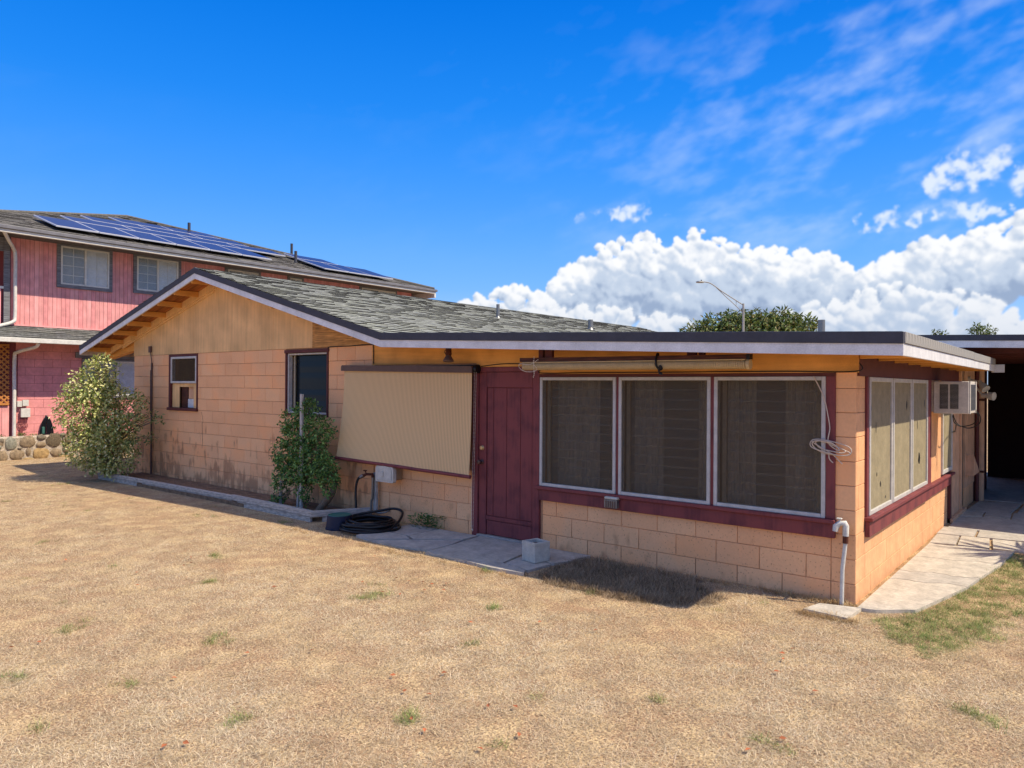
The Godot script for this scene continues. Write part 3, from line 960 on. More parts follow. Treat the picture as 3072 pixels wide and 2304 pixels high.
	b.cbox(Vector3(-4.054, 1.772, -0.018), Vector3(-3.373, 1.952, 0.005), 0.004)
	b.cbox(Vector3(-4.054, 0.215, -0.018), Vector3(-3.373, 0.262, 0.005), 0.004)
	var door := part(h, "door", b.mesh(), M.maroon)
	door.set_meta("label", "weathered maroon plank door with brass deadbolt")
	var px := [-4.05, -3.952, -3.752, -3.548, -3.376]
	for i in 4:
		bx(door, "plank", Vector3(px[i] + 0.002, 0.266, -0.018), Vector3(px[i + 1] - 0.002, 1.769, -0.004), M.maroon, 0.005)
	bx(door, "kick_panel", Vector3(-4.05, 0.042, -0.018), Vector3(-3.376, 0.211, -0.003), M.maroon, 0.006)
	for k in [[-4.11, 1.057, mat(Color8(206, 178, 130), 0.35, null, 1, {metal = 0.7}), "deadbolt", 0.027, 0.03], [-4.119, 0.891, mat(Color8(92, 70, 66), 0.4, null, 1, {metal = 0.6}), "door_knob", 0.031, 0.07]]:
		b = MB.new()
		b.lathe([Vector2(0, 0), Vector2(k[4], 0), Vector2(k[4], 0.008), Vector2(k[4] * 0.55, 0.016), Vector2(k[4] * 0.55, k[5] * 0.5), Vector2(k[4] * 0.95, k[5] * 0.7), Vector2(k[4] * 0.8, k[5] * 0.95), Vector2(0, k[5])], 16)
		part(door, k[3], b.mesh(), k[2], Transform3D(Basis(Vector3.RIGHT, PI / 2), Vector3(k[0], k[1], 0.006)))
	# --- small window with the boarded opening below it
	b = MB.new()
	b.cbox(Vector3(-11.935, 1.3206, -0.06), Vector3(-11.865, 2.334, 0.012), 0.004)
	b.cbox(Vector3(-10.905, 1.3206, -0.06), Vector3(-10.862, 2.334, 0.012), 0.004)
	b.cbox(Vector3(-11.864, 2.29, -0.06), Vector3(-10.906, 2.334, 0.012), 0.004)
	b.cbox(Vector3(-11.95, 1.300, -0.06), Vector3(-10.85, 1.352, 0.04), 0.004)
	var ww := part(h, "window", b.mesh(), M.maroon_dark)
	var sash := pane_window(ww, "sash", Transform3D(Basis.IDENTITY, Vector3(-11.86, 1.80, -0.01)), 0.952, 0.488, {screen = M.screen, jamb = false, fw = 0.04})
	sash.set_meta("label", "white framed insect screen over dark glass")
	b = MB.new()
	holed(b, -11.862, -10.908, 1.354, 1.796, -0.03, -0.045, [[-11.60, -11.07, 1.354, 1.735]])
	part(ww, "boarding", b.mesh(), M.ply)
	bx(ww, "inner_board", Vector3(-11.595, 1.354, -0.085), Vector3(-11.36, 1.733, -0.07), M.brownwood)
	bx(ww, "inner_board", Vector3(-11.355, 1.52, -0.10), Vector3(-11.075, 1.733, -0.085), M.tan_wall)
	bx(ww, "white_panel", Vector3(-11.35, 1.36, -0.09), Vector3(-11.08, 1.515, -0.07), M.curtain_pale)
	# --- louvred window behind the vine
	b = MB.new()
	b.cbox(Vector3(-8.166, 1.3206, -0.10), Vector3(-8.13, 2.303, 0.014), 0.004)
	b.cbox(Vector3(-7.13, 1.3206, -0.10), Vector3(-7.094, 2.303, 0.014), 0.004)
	b.cbox(Vector3(-8.18, 2.268, -0.10), Vector3(-7.08, 2.318, 0.022), 0.004)
	b.cbox(Vector3(-8.129, 1.3206, -0.10), Vector3(-7.131, 1.352, 0.012), 0.004)
	var lw := part(h, "window", b.mesh(), M.maroon_dark)
	pane_window(lw, "sash", Transform3D(Basis.IDENTITY, Vector3(-8.128, 1.354, -0.03)), 0.996, 0.912, {fw = 0.026})
	b = MB.new()
	b.box(Vector3(-0.44, -0.05, -0.003), Vector3(0.44, 0.05, 0.003))
	var lm := b.mesh()
	for i in 10:
		part(lw, "louver", lm, M.glass_dark, Transform3D(Basis(Vector3.RIGHT, -rng.randf_range(0.02, 0.09)), Vector3(-7.58, 1.43 + i * 0.085, -0.11)))
	# --- side wall
	bx(h, "side_header", Vector3(-0.011, 1.893, -5.5), Vector3(0.018, 2.10, -0.02), M.maroon_dark)
	for s in [[0.345, 1.232], [1.275, 2.144], [2.188, 3.07]]:
		pane_window(h, "window", SIDE * Transform3D(Basis.IDENTITY, Vector3(s[0], 0.69, 0.006)), s[1] - s[0], 1.2, {screen = M.screen_sunlit, slats = 10, fw = 0.04})
	for k in [[0.62, 1.44, 0.010, 0.05], [0.66, 1.02, 0.012, 0.020], [0.80, 0.92, 0.02, 0.03], [1.95, 1.62, 0.03, 0.05], [0.43, 1.62, 0.035, 0.03], [2.62, 1.02, 0.05, 0.075], [2.52, 1.40, 0.008, 0.05], [2.92, 1.62, 0.02, 0.05], [1.0, 0.78, 0.012, 0.014]]:
		var tear := PackedVector2Array()
		for i in 7:
			var a := TAU * i / 7.0
			tear.append(Vector2(k[0] + k[2] * cos(a) * rng.randf_range(0.6, 1.2), k[1] + k[3] * sin(a) * rng.randf_range(0.7, 1.2)))
		b = MB.new()
		b.xf = SIDE
		b.prism(tear, 0.0135, 0.0145)
		part(h, "screen_tear", b.mesh(), M.black)
	pane_window(h, "window", SIDE * Transform3D(Basis.IDENTITY, Vector3(4.115, 0.70, 0.006)), 0.78, 1.19, {screen = M.screen_sunlit, slats = 10, fw = 0.05})
	bx(h, "window_trim", Vector3(-0.011, 0.69, -0.343), Vector3(0.02, 1.892, -0.283), M.maroon, 0.003)
	for z in [-1.2535, -2.166]:
		bx(h, "mullion", Vector3(-0.05, 0.69, z - 0.02), Vector3(0.014, 1.889, z + 0.02), M.alu_tan)
	bx(h, "window_trim", Vector3(-0.011, 0.66, -3.19), Vector3(0.03, 1.892, -3.074), M.maroon, 0.003)
	bx(h, "window_trim", Vector3(-0.011, 0.66, -3.36), Vector3(0.016, 1.892, -3.195), M.maroon, 0.003)
	bx(h, "stucco_panel", Vector3(-0.011, 0.66, -4.112), Vector3(0.004, 1.892, -3.362), M.side_b)
	bx(h, "sill", Vector3(-0.011, 0.652, -3.13), Vector3(0.07, 0.688, -0.27), M.maroon, 0.006)
	bx(h, "sill_apron", Vector3(0.001, 0.516, -3.10), Vector3(0.042, 0.651, -0.285), M.maroon, 0.004)
	bx(h, "sill", Vector3(-0.011, 0.634, -4.95), Vector3(0.055, 0.668, -3.135), M.maroon, 0.006)
	bx(h, "sill_apron", Vector3(0.001, 0.522, -4.70), Vector3(0.036, 0.633, -3.105), M.maroon, 0.004)
	bx(h, "jamb_and_gap", Vector3(-0.011, 0.0, -4.80), Vector3(0.03, 0.633, -4.70), M.maroon_dark, 0.003)
	bx(h, "side_panel", Vector3(-0.011, 0.06, -5.62), Vector3(0.012, 1.892, -4.90), M.tan_wall)
	bx(h, "side_panel", Vector3(-0.011, 0.06, -4.898), Vector3(0.012, 0.633, -4.802), M.tan_wall)
	bx(h, "threshold", Vector3(-0.011, 0.0, -6.0), Vector3(0.06, 0.058, -4.70), M.tan_wall, 0.004)
	bx(h, "jamb_and_gap", Vector3(-0.011, 0.06, -5.76), Vector3(0.03, 2.1, -5.625), M.tan_wall, 0.003)
	bx(h, "jamb_and_gap", Vector3(-0.011, 0.06, -6.1), Vector3(-0.004, 2.1, -5.765), M.black)  # black sheet painting the darkness of the gap beside the frame
	bx(h, "side_panel", Vector3(-0.011, 0.32, -7.15), Vector3(0.02, 2.5, -6.105), M.tan_wall)
	bx(h, "side_panel", Vector3(-0.011, 0.0, -7.15), Vector3(0.006, 0.318, -6.105), M.side_b)
	bx(h, "side_panel", Vector3(-0.011, 0.0, -8.9), Vector3(0.012, 2.5, -7.155), M.maroon_dark)
	b = MB.new()
	b.prism(PackedVector2Array([Vector2(6.2, 0.50), Vector2(6.9, 0.50), Vector2(6.25, 0.80)]), 0.0, 0.10)
	part(h, "hose_guard", b.mesh(), M.tan_wall, SIDE * Transform3D(Basis.IDENTITY, Vector3(0, 0, 0.02)))
	b = MB.new()                                                            # settlement crack under the small window
	b.tube(bez([Vector3(-10.735, 1.30, 0), Vector3(-10.69, 1.20, 0), Vector3(-10.675, 1.13, 0), Vector3(-10.70, 1.08, 0), Vector3(-10.69, 0.95, 0), Vector3(-10.685, 0.80, 0), Vector3(-10.70, 0.66, 0)], 4), 0.0035, 5)
	part(h, "crack", b.mesh(), mat(Color8(120, 78, 58), 1.0))
	# --- curtains
	curtain(-3.19, -2.62, 0.62, 1.90, -0.24, "tan curtain drawn half across the window next to the maroon door")
	curtain(-2.21, -1.88, 0.62, 1.90, -0.25, "narrow tan curtain at the left of the middle front window")
	curtain(-1.50, -1.29, 0.62, 1.90, -0.25, "tan curtain at the right of the middle front window")
	curtain(-1.20, -0.92, 0.62, 1.90, -0.24, "tan curtain at the left of the front window nearest the corner")
	curtain(-0.66, -0.25, 0.62, 1.90, -0.25, "wide tan curtain at the right of the front window nearest the corner")
	curtain(0.36, 3.05, 0.62, 1.90, -0.26, "long pale curtain behind the three side screens", PI / 2, Vector3.ZERO, M.curtain_pale)
	curtain(-7.95, -7.75, 1.30, 2.28, -0.26, "pale curtain in the louvred window behind the vine", 0.0, Vector3.ZERO, M.curtain_pale)

# ---------------------------------------------------------------- things fixed to the cottage and lying round it
func bez(pts: Array, steps := 8) -> Array:          # smooth line through points
	var cv := Curve3D.new()
	for i in pts.size():
		var a: Vector3 = pts[maxi(i - 1, 0)]
		var d: Vector3 = pts[mini(i + 1, pts.size() - 1)]
		var t := (d - a) / 6.0
		cv.add_point(pts[i], -t, t)
	var out := []
	for i in pts.size() - 1:
		for k in steps:
			out.append(cv.sample(i, float(k) / steps))
	out.append(pts[-1])
	return out

func beads(b: MB, pts: Array, r: float, gap: float) -> void:
	var cv := Curve3D.new()
	for p in pts:
		cv.add_point(p)
	var l := cv.get_baked_length()
	var s := 0.0
	while s < l:
		var p := cv.sample_baked(s)
		b.lathe([Vector2(0, -r), Vector2(r * 0.8, -r * 0.5), Vector2(r * 0.8, r * 0.5), Vector2(0, r)], 5, Transform3D(Basis.IDENTITY, p))
		s += gap

func build_fixtures() -> void:
	var b: MB
	# --- roller shade hung over a window left of the door
	var t := thing("roller_shade", "large tan roller shade hanging outside left of the maroon door", "shade")
	b = MB.new()
	b.xf = Transform3D(Basis(Vector3.BACK, -0.0175), Vector3(-6.64, 2.065, 0))
	b.prism(PackedVector2Array([Vector2(0.02, 0), Vector2(2.44, 0), Vector2(2.46, -0.02), Vector2(2.46, -0.08), Vector2(0, -0.08), Vector2(0, -0.02)]), 0.012, 0.13)
	part(t, "headbox", b.mesh(), M.brown)
	bx(t, "headbox_top", Vector3(-6.63, 2.030, 0.012), Vector3(-4.19, 2.042, 0.05), M.black)
	b = MB.new()
	var nx := 26
	var ny := 14
	for i in nx:
		for j in ny:
			var q := []
			for k in [[0, 0], [1, 0], [1, 1], [0, 1]]:
				var u := float(i + k[0]) / nx
				var w := float(j + k[1]) / ny            # 0 top, 1 bottom
				var top := Vector3(-6.60, 1.985, 0.10).lerp(Vector3(-4.205, 1.945, 0.10), u)
				var bot := Vector3(-6.61, 0.800, 0.225).lerp(Vector3(-4.21, 0.728, 0.130), u)
				var p := top.lerp(bot, w)
				p.z += 0.035 * sin(PI * w) * (1.0 - 0.6 * u) * -0.6 + 0.005 * sin(u * 17.0 + w * 3.0) * w
				p.x += 0.018 * sin(PI * w) * (1.0 - u)
				q.append(p)
			b.quad(q[3], q[2], q[1], q[0])
	part(t, "cloth", b.mesh(), M.shade)
	b = MB.new()
	b.tube([Vector3(-6.63, 0.785, 0.226), Vector3(-4.19, 0.713, 0.131)], 0.022, 8)
	part(t, "bottom_bar", b.mesh(), M.maroon)
	b = MB.new()
	b.lathe([Vector2(0, 0), Vector2(0.05, 0), Vector2(0.055, 0.03), Vector2(0.05, 0.05), Vector2(0, 0.05)], 12, Transform3D(Basis(Vector3.BACK, -PI / 2), Vector3(-4.178, 1.99, 0.07)))
	part(t, "clutch", b.mesh(), M.black)
	b = MB.new()
	beads(b, bez([Vector3(-4.165, 1.96, 0.10), Vector3(-4.18, 1.2, 0.09), Vector3(-4.20, 0.6, 0.09), Vector3(-4.205, 0.13, 0.09), Vector3(-4.19, 0.10, 0.09), Vector3(-4.18, 0.14, 0.09), Vector3(-4.16, 0.9, 0.095), Vector3(-4.13, 1.96, 0.105)]), 0.0045, 0.016)
	part(t, "bead_chain", b.mesh(), M.bead)
	# --- rolled blind over the three front windows
	t = thing("rolled_blind", "rolled cream slatted blind under a brown board above the front windows", "blind")
	b = MB.new()
	b.prism(PackedVector2Array([Vector2(-3.30, 2.052), Vector2(-0.775, 2.038), Vector2(-0.775, 2.079), Vector2(-3.30, 2.094)]), 0.27, 0.33)
	part(t, "head_board", b.mesh(), M.brownwood)
	bx(t, "head_cap", Vector3(-0.803, 2.035, 0.266), Vector3(-0.772, 2.082, 0.336), M.black)
	var ra := Vector3(-3.265, 2.002, 0.30)
	var rb := Vector3(-0.815, 1.993, 0.30)
	b = MB.new()
	b.tube([ra + Vector3(0, 0.041, 0.03), rb + Vector3(0, 0.041, 0.03)], 0.006, 6)
	b.tube([ra, rb], 0.034, 14)
	part(t, "roll", b.mesh(), M.cream)
	var slat := MB.new()
	slat.lathe([Vector2(0.033, -0.006), Vector2(0.042, -0.006), Vector2(0.042, 0.006), Vector2(0.033, 0.006)], 12, Transform3D(Basis(Vector3.BACK, -PI / 2), Vector3.ZERO))
	var slat_mesh := slat.mesh()
	for i in 122:
		var p := ra.lerp(rb, (i + 0.5) / 122.0)
		part(t, "slat", slat_mesh, M.cream, Transform3D(Basis.IDENTITY, p))
	b = MB.new()
	b.lathe([Vector2(0, 0), Vector2(0.046, 0), Vector2(0.046, 0.03), Vector2(0, 0.03)], 14, Transform3D(Basis(Vector3.BACK, -PI / 2), Vector3(-0.808, 1.993, 0.30)))
	part(t, "end_cap", b.mesh(), M.cream)
	b = MB.new()
	b.tube(bez([Vector3(-1.66, 2.06, 0.28), Vector3(-1.66, 2.105, 0.31), Vector3(-1.66, 2.05, 0.346), Vector3(-1.655, 1.99, 0.348), Vector3(-1.63, 1.955, 0.33), Vector3(-1.60, 1.96, 0.345), Vector3(-1.615, 1.985, 0.352), Vector3(-1.63, 1.93, 0.34), Vector3(-1.60, 1.91, 0.335)]), 0.011, 6)
	part(t, "strap", b.mesh(), M.black)
	b = MB.new()
	beads(b, bez([Vector3(-3.10, 2.06, 0.345), Vector3(-3.09, 2.02, 0.352), Vector3(-3.05, 1.97, 0.352), Vector3(-3.10, 1.945, 0.35), Vector3(-3.22, 1.95, 0.345), Vector3(-3.30, 1.99, 0.335), Vector3(-3.28, 2.03, 0.345), Vector3(-3.15, 2.02, 0.352), Vector3(-3.04, 2.07, 0.345)]), 0.006, 0.018)
	beads(b, bez([Vector3(-3.10, 2.10, 0.335), Vector3(-3.09, 2.0, 0.353), Vector3(-3.085, 1.92, 0.352), Vector3(-3.10, 1.88, 0.352)]), 0.006, 0.018)
	part(t, "bead_chain", b.mesh(), M.bead)
	for x in [[-3.075, -3.02], [-2.99, -2.90], [-1.375, -1.29], [-1.26, -1.21]]:
		bx(t, "hanger_bracket", Vector3(x[0], 2.045 if x[0] > -2.0 else 2.08, 0.25), Vector3(x[1], roof_y(x[0]) - 0.103, 0.29), M.maroon_dark)
	# --- bare floodlight over the shade
	t = thing("eave_floodlight", "rusty bare floodlight under the eave above the tan roller shade", "light")
	b = MB.new()
	b.lathe([Vector2(0, 0), Vector2(0.045, 0), Vector2(0.045, 0.014), Vector2(0, 0.02)], 12, Transform3D(Basis(Vector3.RIGHT, PI), Vector3(-4.43, 2.291, 0.25)))
	b.tube([Vector3(-4.43, 2.28, 0.25), Vector3(-4.43, 2.245, 0.25)], 0.014, 8)
	part(t, "mount", b.mesh(), M.rust)
	var tilt := Transform3D(Basis(Vector3.BACK, 0.10) * Basis(Vector3.RIGHT, -0.12), Vector3(-4.447, 2.075, 0.25))
	b = MB.new()
	b.lathe([Vector2(0.034, 0.072), Vector2(0.036, 0.085), Vector2(0.040, 0.095), Vector2(0.038, 0.10), Vector2(0.034, 0.16), Vector2(0.022, 0.19), Vector2(0, 0.19)], 14, tilt)
	part(t, "socket", b.mesh(), M.rust)
	b = MB.new()
	b.lathe([Vector2(0, 0.004), Vector2(0.060, 0.0), Vector2(0.066, 0.012), Vector2(0.036, 0.066), Vector2(0.032, 0.074)], 16, tilt)
	part(t, "bulb", b.mesh(), M.brown)
	b = MB.new()
	b.tube(bez([Vector3(-4.44, 2.25, 0.25), Vector3(-4.51, 2.20, 0.25), Vector3(-4.48, 2.15, 0.25)]), 0.004, 5)
	part(t, "lamp_wire", b.mesh(), M.black)
	# --- white plastic box under the shade
	t = thing("utility_box", "white arched plastic box on the wall under the tan roller shade", "box")
	b = MB.new()
	b.cbox(Vector3(-5.80, 0.56, 0.002), Vector3(-5.50, 0.745, 0.14), 0.01)
	part(t, "housing", b.mesh(), mat(Color8(176, 148, 118), 0.6, T.mottle, 0.4))
	var arch := PackedVector2Array()
	for i in 13:
		var a := PI * i / 12.0
		arch.append(Vector2(-5.645 + 0.172 * cos(a), 0.70 + 0.068 * sin(a)))
	arch.append(Vector2(-5.817, 0.545)); arch.append(Vector2(-5.80, 0.53)); arch.append(Vector2(-5.49, 0.53)); arch.append(Vector2(-5.473, 0.545))
	b = MB.new()
	b.prism(arch, 0.14, 0.195)
	part(t, "cover", b.mesh(), M.plastic)
	var arch2 := PackedVector2Array()
	for i in 13:
		var a := PI * i / 12.0
		arch2.append(Vector2(-5.645 + 0.145 * cos(a), 0.69 + 0.052 * sin(a)))
	arch2.append(Vector2(-5.79, 0.56)); arch2.append(Vector2(-5.50, 0.56))
	b = MB.new()
	b.prism(arch2, 0.196, 0.203)
	part(t, "door", b.mesh(), M.plastic)
	bx(t, "latch", Vector3(-5.70, 0.60, 0.204), Vector3(-5.65, 0.67, 0.214), M.plastic, 0.004)
	bx(t, "drain_stub", Vector3(-5.74, 0.765, 0.03), Vector3(-5.55, 0.785, 0.10), M.brown, 0.008)
	# --- garden tap on a standpipe and the hose
	t = thing("standpipe_tap", "old standpipe tap with a grey backing board left of the coiled hose", "tap")
	bx(t, "backing_board", Vector3(-5.99, 0.10, 0.05), Vector3(-5.93, 0.62, 0.09), M.grey_post, 0.004)
	b = MB.new()
	b.tube([Vector3(-6.0, -0.02, 0.115), Vector3(-5.99, 0.24, 0.115), Vector3(-5.97, 0.28, 0.115), Vector3(-5.965, 0.585, 0.115)], 0.016, 8)
	b.tube([Vector3(-5.99, 0.10, 0.115), Vector3(-5.80, 0.10, 0.112), Vector3(-5.76, 0.11, 0.06), Vector3(-5.75, 0.13, 0.01)], 0.012, 8)
	part(t, "pipe", b.mesh(), M.metal)
	b = MB.new()
	b.tube([Vector3(-5.965, 0.56, 0.115), Vector3(-5.965, 0.60, 0.125), Vector3(-6.03, 0.60, 0.17), Vector3(-6.07, 0.575, 0.20)], [0.02, 0.022, 0.018, 0.022], 8)
	b.tube([Vector3(-6.03, 0.60, 0.17), Vector3(-6.045, 0.65, 0.18)], 0.008, 6)
	b.cbox(Vector3(-6.075, 0.642, 0.165), Vector3(-6.015, 0.656, 0.195), 0.005)
	part(t, "valve", b.mesh(), M.rust)
	t = thing("garden_hose", "black garden hose coiled on the slabs and joined to the standpipe", "hose")
	var pts := [Vector3(-6.07, 0.575, 0.205), Vector3(-6.13, 0.53, 0.23), Vector3(-6.15, 0.40, 0.25), Vector3(-6.13, 0.20, 0.26), Vector3(-6.10, 0.06, 0.28)]
	pts.append(Vector3(-5.95, 0.045, 0.30))
	var turns := 6
	for i in range(0, turns * 12 + 1):
		var a := PI * 1.05 + TAU * i / 12.0
		var k := i / 12
		var r := 0.36 - 0.022 * (k % 3) - 0.012 * k + 0.012 * sin(i * 1.7)
		pts.append(Vector3(-5.42 + 1.05 * r * cos(a), 0.046 + 0.017 * k + 0.006 * sin(i * 2.3), 0.62 + r * sin(a) * 0.98))
	pts.append_array([Vector3(-5.55, 0.19, 0.34), Vector3(-5.40, 0.22, 0.24), Vector3(-5.22, 0.20, 0.26), Vector3(-5.10, 0.13, 0.42), Vector3(-5.06, 0.06, 0.62), Vector3(-5.14, 0.042, 0.86)])
	b = MB.new()
	b.tube(bez(pts, 4), 0.0165, 8)
	part(t, "hose_line", b.mesh(), M.rubber)
	b = MB.new()
	b.tube([Vector3(-6.06, 0.585, 0.20), Vector3(-6.10, 0.556, 0.217)], 0.023, 8)
	part(t, "coupling", b.mesh(), M.metal)
	# --- bucket
	t = thing("bucket", "upturned navy bucket with a teal base beside the coiled hose", "bucket", Vector3(-5.79, 0.0, 0.79))
	b = MB.new()
	b.lathe([Vector2(0, 0), Vector2(0.172, 0), Vector2(0.172, 0.015), Vector2(0.164, 0.02), Vector2(0.148, 0.165), Vector2(0.142, 0.172)], 26)
	part(t, "body", b.mesh(), M.navy)
	b = MB.new()
	b.lathe([Vector2(0.142, 0.171), Vector2(0.138, 0.178), Vector2(0.12, 0.178), Vector2(0.118, 0.174), Vector2(0, 0.174)], 26)
	part(t, "base", b.mesh(), M.teal)
	# --- cinder cube by the door
	var q := thing("cinder_cube", "pale square concrete block standing by the maroon door", "block", Vector3(-2.86, 0.028, 0.60), -0.22)
	b = MB.new()
	var s := 0.102
	b.cbox(Vector3(-s, 0, -s), Vector3(s, 0.16, s), 0.006)
	for k in [[-s, s, 0.068, s], [-s, s, -s, -0.068], [-s, -0.068, -0.068, 0.068], [0.068, s, -0.068, 0.068]]:
		b.cbox(Vector3(k[0], 0.155, k[2]), Vector3(k[1], 0.198, k[3]), 0.003)
	part(q, "shell", b.mesh(), M.cinder)
	bx(q, "hollow_floor", Vector3(-0.068, 0.158, -0.068), Vector3(0.068, 0.166, 0.068), M.brown)
	# --- outlet box on the sill
	t = thing("outlet_box", "small weathered grey outlet box on the sill under the front windows", "outlet")
	bx(t, "body", Vector3(-2.375, 0.553, 0.037), Vector3(-2.225, 0.640, 0.095), M.metal, 0.006)
	bx(t, "hood", Vector3(-2.37, 0.642, 0.037), Vector3(-2.215, 0.668, 0.10), M.plastic, 0.008)
	for i in 5:
		bx(t, "rib", Vector3(-2.355 + i * 0.026, 0.56, 0.0955), Vector3(-2.342 + i * 0.026, 0.628, 0.10), M.brown)
	# --- white tap at the corner
	t = thing("corner_tap", "white pipe tap standing at the corner of the cottage", "tap")
	b = MB.new()
	b.tube([Vector3(-0.082, -0.03, 0.10), Vector3(-0.078, 0.30, 0.095), Vector3(-0.058, 0.52, 0.085)], 0.0165, 10)
	part(t, "riser", b.mesh(), M.pvc)
	b = MB.new()
	b.tube([Vector3(-0.058, 0.515, 0.085), Vector3(-0.057, 0.575, 0.085)], 0.022, 10)
	part(t, "coupling", b.mesh(), M.rust)
	b = MB.new()
	b.tube([Vector3(-0.057, 0.575, 0.085), Vector3(-0.056, 0.655, 0.085), Vector3(-0.066, 0.678, 0.086), Vector3(-0.10, 0.676, 0.10), Vector3(-0.125, 0.65, 0.115), Vector3(-0.13, 0.61, 0.118)], [0.024, 0.026, 0.027, 0.022, 0.026, 0.022], 10)
	b.tube([Vector3(-0.10, 0.68, 0.10), Vector3(-0.10, 0.715, 0.10)], 0.008, 6)
	b.cbox(Vector3(-0.125, 0.708, 0.085), Vector3(-0.08, 0.722, 0.115), 0.006)
	b.tube([Vector3(-0.06, 0.62, 0.085), Vector3(-0.06, 0.62, 0.0)], 0.012, 8)
	part(t, "spout", b.mesh(), M.pvc)
	# --- loop of cable hung on the corner post
	t = thing("cable_coil", "loose loop of pale cable hung on the maroon post at the corner", "cable")
	var cp := [Vector3(-0.33, 1.89, 0.04), Vector3(-0.25, 1.72, 0.035), Vector3(-0.215, 1.56, 0.03), Vector3(-0.20, 1.45, 0.03), Vector3(-0.21, 1.33, 0.035)]
	for i in 30:
		var a := i * 0.75
		var k := 0.5 + 0.5 * sin(i * 0.31)
		cp.append(Vector3(-0.205 + (0.11 * cos(a)) * (0.7 + 0.5 * k) + (0.05 if i % 9 > 5 else -0.02), 1.295 - 0.25 * (-0.205 + 0.11 * cos(a) + 0.205) + 0.055 * sin(a) * (0.6 + 0.5 * k), 0.045 + 0.012 * sin(i * 1.3)))
	cp.append_array([Vector3(-0.18, 1.24, 0.04), Vector3(-0.13, 1.19, 0.035), Vector3(-0.10, 1.16, 0.03)])
	b = MB.new()
	b.tube(bez(cp, 5), 0.0048, 5)
	b.tube(bez([Vector3(-0.20, 1.26, 0.05), Vector3(-0.20, 1.20, 0.04), Vector3(-0.17, 1.165, 0.04)], 5), 0.005, 5)
	part(t, "cable", b.mesh(), mat(Color8(206, 190, 172), 0.6))
	# --- wires
	b = MB.new()
	b.tube(bez([Vector3(-7.09, 2.30, 0.016), Vector3(-7.04, 2.335, 0.018), Vector3(-6.6, 2.335, 0.018), Vector3(-6.15, 2.345, 0.018), Vector3(-6.088, 2.31, 0.018), Vector3(-6.083, 2.08, 0.02)]), 0.0065, 6)
	tag(part(self, "wire", b.mesh(), M.black), "black wire looping from the louvred window to the roller shade", "wire")
	b = MB.new()
	b.tube(bez([Vector3(-4.12, 2.02, 0.03), Vector3(-3.75, 2.045, 0.034), Vector3(-3.30, 2.03, 0.034), Vector3(-3.24, 1.98, 0.034), Vector3(-3.22, 1.934, 0.034), Vector3(-2.6, 1.936, 0.034), Vector3(-1.6, 1.934, 0.034), Vector3(-0.6, 1.935, 0.034), Vector3(0.0, 1.93, 0.034), Vector3(0.03, 2.0, 0.034)], 6), 0.0055, 6)
	tag(part(self, "wire", b.mesh(), M.black), "black wire running along the beam over the front windows", "wire")
	t = thing("conduit", "dark conduit with a junction box at the left end of the block wall", "conduit")
	b = MB.new()
	b.tube([Vector3(-12.60, 2.19, 0.02), Vector3(-12.60, -0.02, 0.02)], 0.017, 8)
	b.tube([Vector3(-12.66, 2.05, 0.014), Vector3(-12.66, 1.2, 0.014)], 0.009, 6)
	part(t, "pipe", b.mesh(), M.brown)
	bx(t, "junction_box", Vector3(-12.69, 2.39, 0.0125), Vector3(-12.61, 2.51, 0.05), M.brown, 0.006)
	b = MB.new()
	b.tube(bez([Vector3(-12.64, 2.39, 0.03), Vector3(-12.615, 2.33, 0.03), Vector3(-12.60, 2.25, 0.025), Vector3(-12.60, 2.18, 0.02)]), 0.009, 6)
	part(t, "lead", b.mesh(), M.brown)
	# --- air conditioner through the side wall
	t = thing("air_conditioner", "white window air conditioner sticking out of the side wall", "air conditioner")
	var x1 := 0.395
	b = MB.new()
	b.cbox(Vector3(0.032, 1.50, -3.93), Vector3(x1, 1.878, -3.36), 0.008)
	b.box(Vector3(-0.05, 1.52, -3.91), Vector3(0.032, 1.87, -3.38))
	part(t, "casing", b.mesh(), M.ac)
	for g in [[0.10, 0.185], [0.205, 0.29]]:
		var gr := bx(t, "grille", Vector3(g[0], 1.555, -3.362), Vector3(g[1], 1.842, -3.357), M.black)
		for i in 20:
			bx(gr, "slat", Vector3(g[0] + 0.002, 1.562 + i * 0.0139, -3.357), Vector3(g[1] - 0.002, 1.5645 + i * 0.0139, -3.352), M.ac)
	var fin := bx(t, "coil_face", Vector3(x1 - 0.002, 1.535, -3.86), Vector3(x1 + 0.004, 1.845, -3.42), M.fin)
	for i in 16:
		bx(fin, "fin", Vector3(x1 + 0.004, 1.54, -3.85 + i * 0.026), Vector3(x1 + 0.008, 1.84, -3.845 + i * 0.026), M.metal)
	bx(t, "rear_frame", Vector3(x1 - 0.002, 1.50, -3.42), Vector3(x1 + 0.010, 1.878, -3.37), M.ac)
	bx(t, "rear_frame", Vector3(x1 - 0.002, 1.50, -3.93), Vector3(x1 + 0.010, 1.878, -3.87), M.ac)
	b = MB.new()
	b.tube(bez([Vector3(0.40, 1.54, -3.90), Vector3(0.42, 1.44, -3.93), Vector3(0.36, 1.36, -3.95), Vector3(0.24, 1.33, -3.95), Vector3(0.17, 1.38, -3.94), Vector3(0.16, 1.47, -3.93), Vector3(0.20, 1.36, -3.96), Vector3(0.32, 1.31, -3.97), Vector3(0.43, 1.37, -3.96), Vector3(0.44, 1.46, -3.95), Vector3(0.40, 1.52, -3.93)]), 0.006, 6)
	b.tube(bez([Vector3(0.19, 1.35, -3.95), Vector3(0.16, 1.27, -4.1), Vector3(0.06, 1.22, -4.6), Vector3(0.02, 1.20, -5.2)]), 0.006, 6)
	part(t, "power_cord", b.mesh(), M.black)
	# --- twin floodlight and drain pipe farther back
	t = thing("security_floodlight", "pale twin floodlight in the shade beyond the air conditioner", "light")
	b = MB.new()
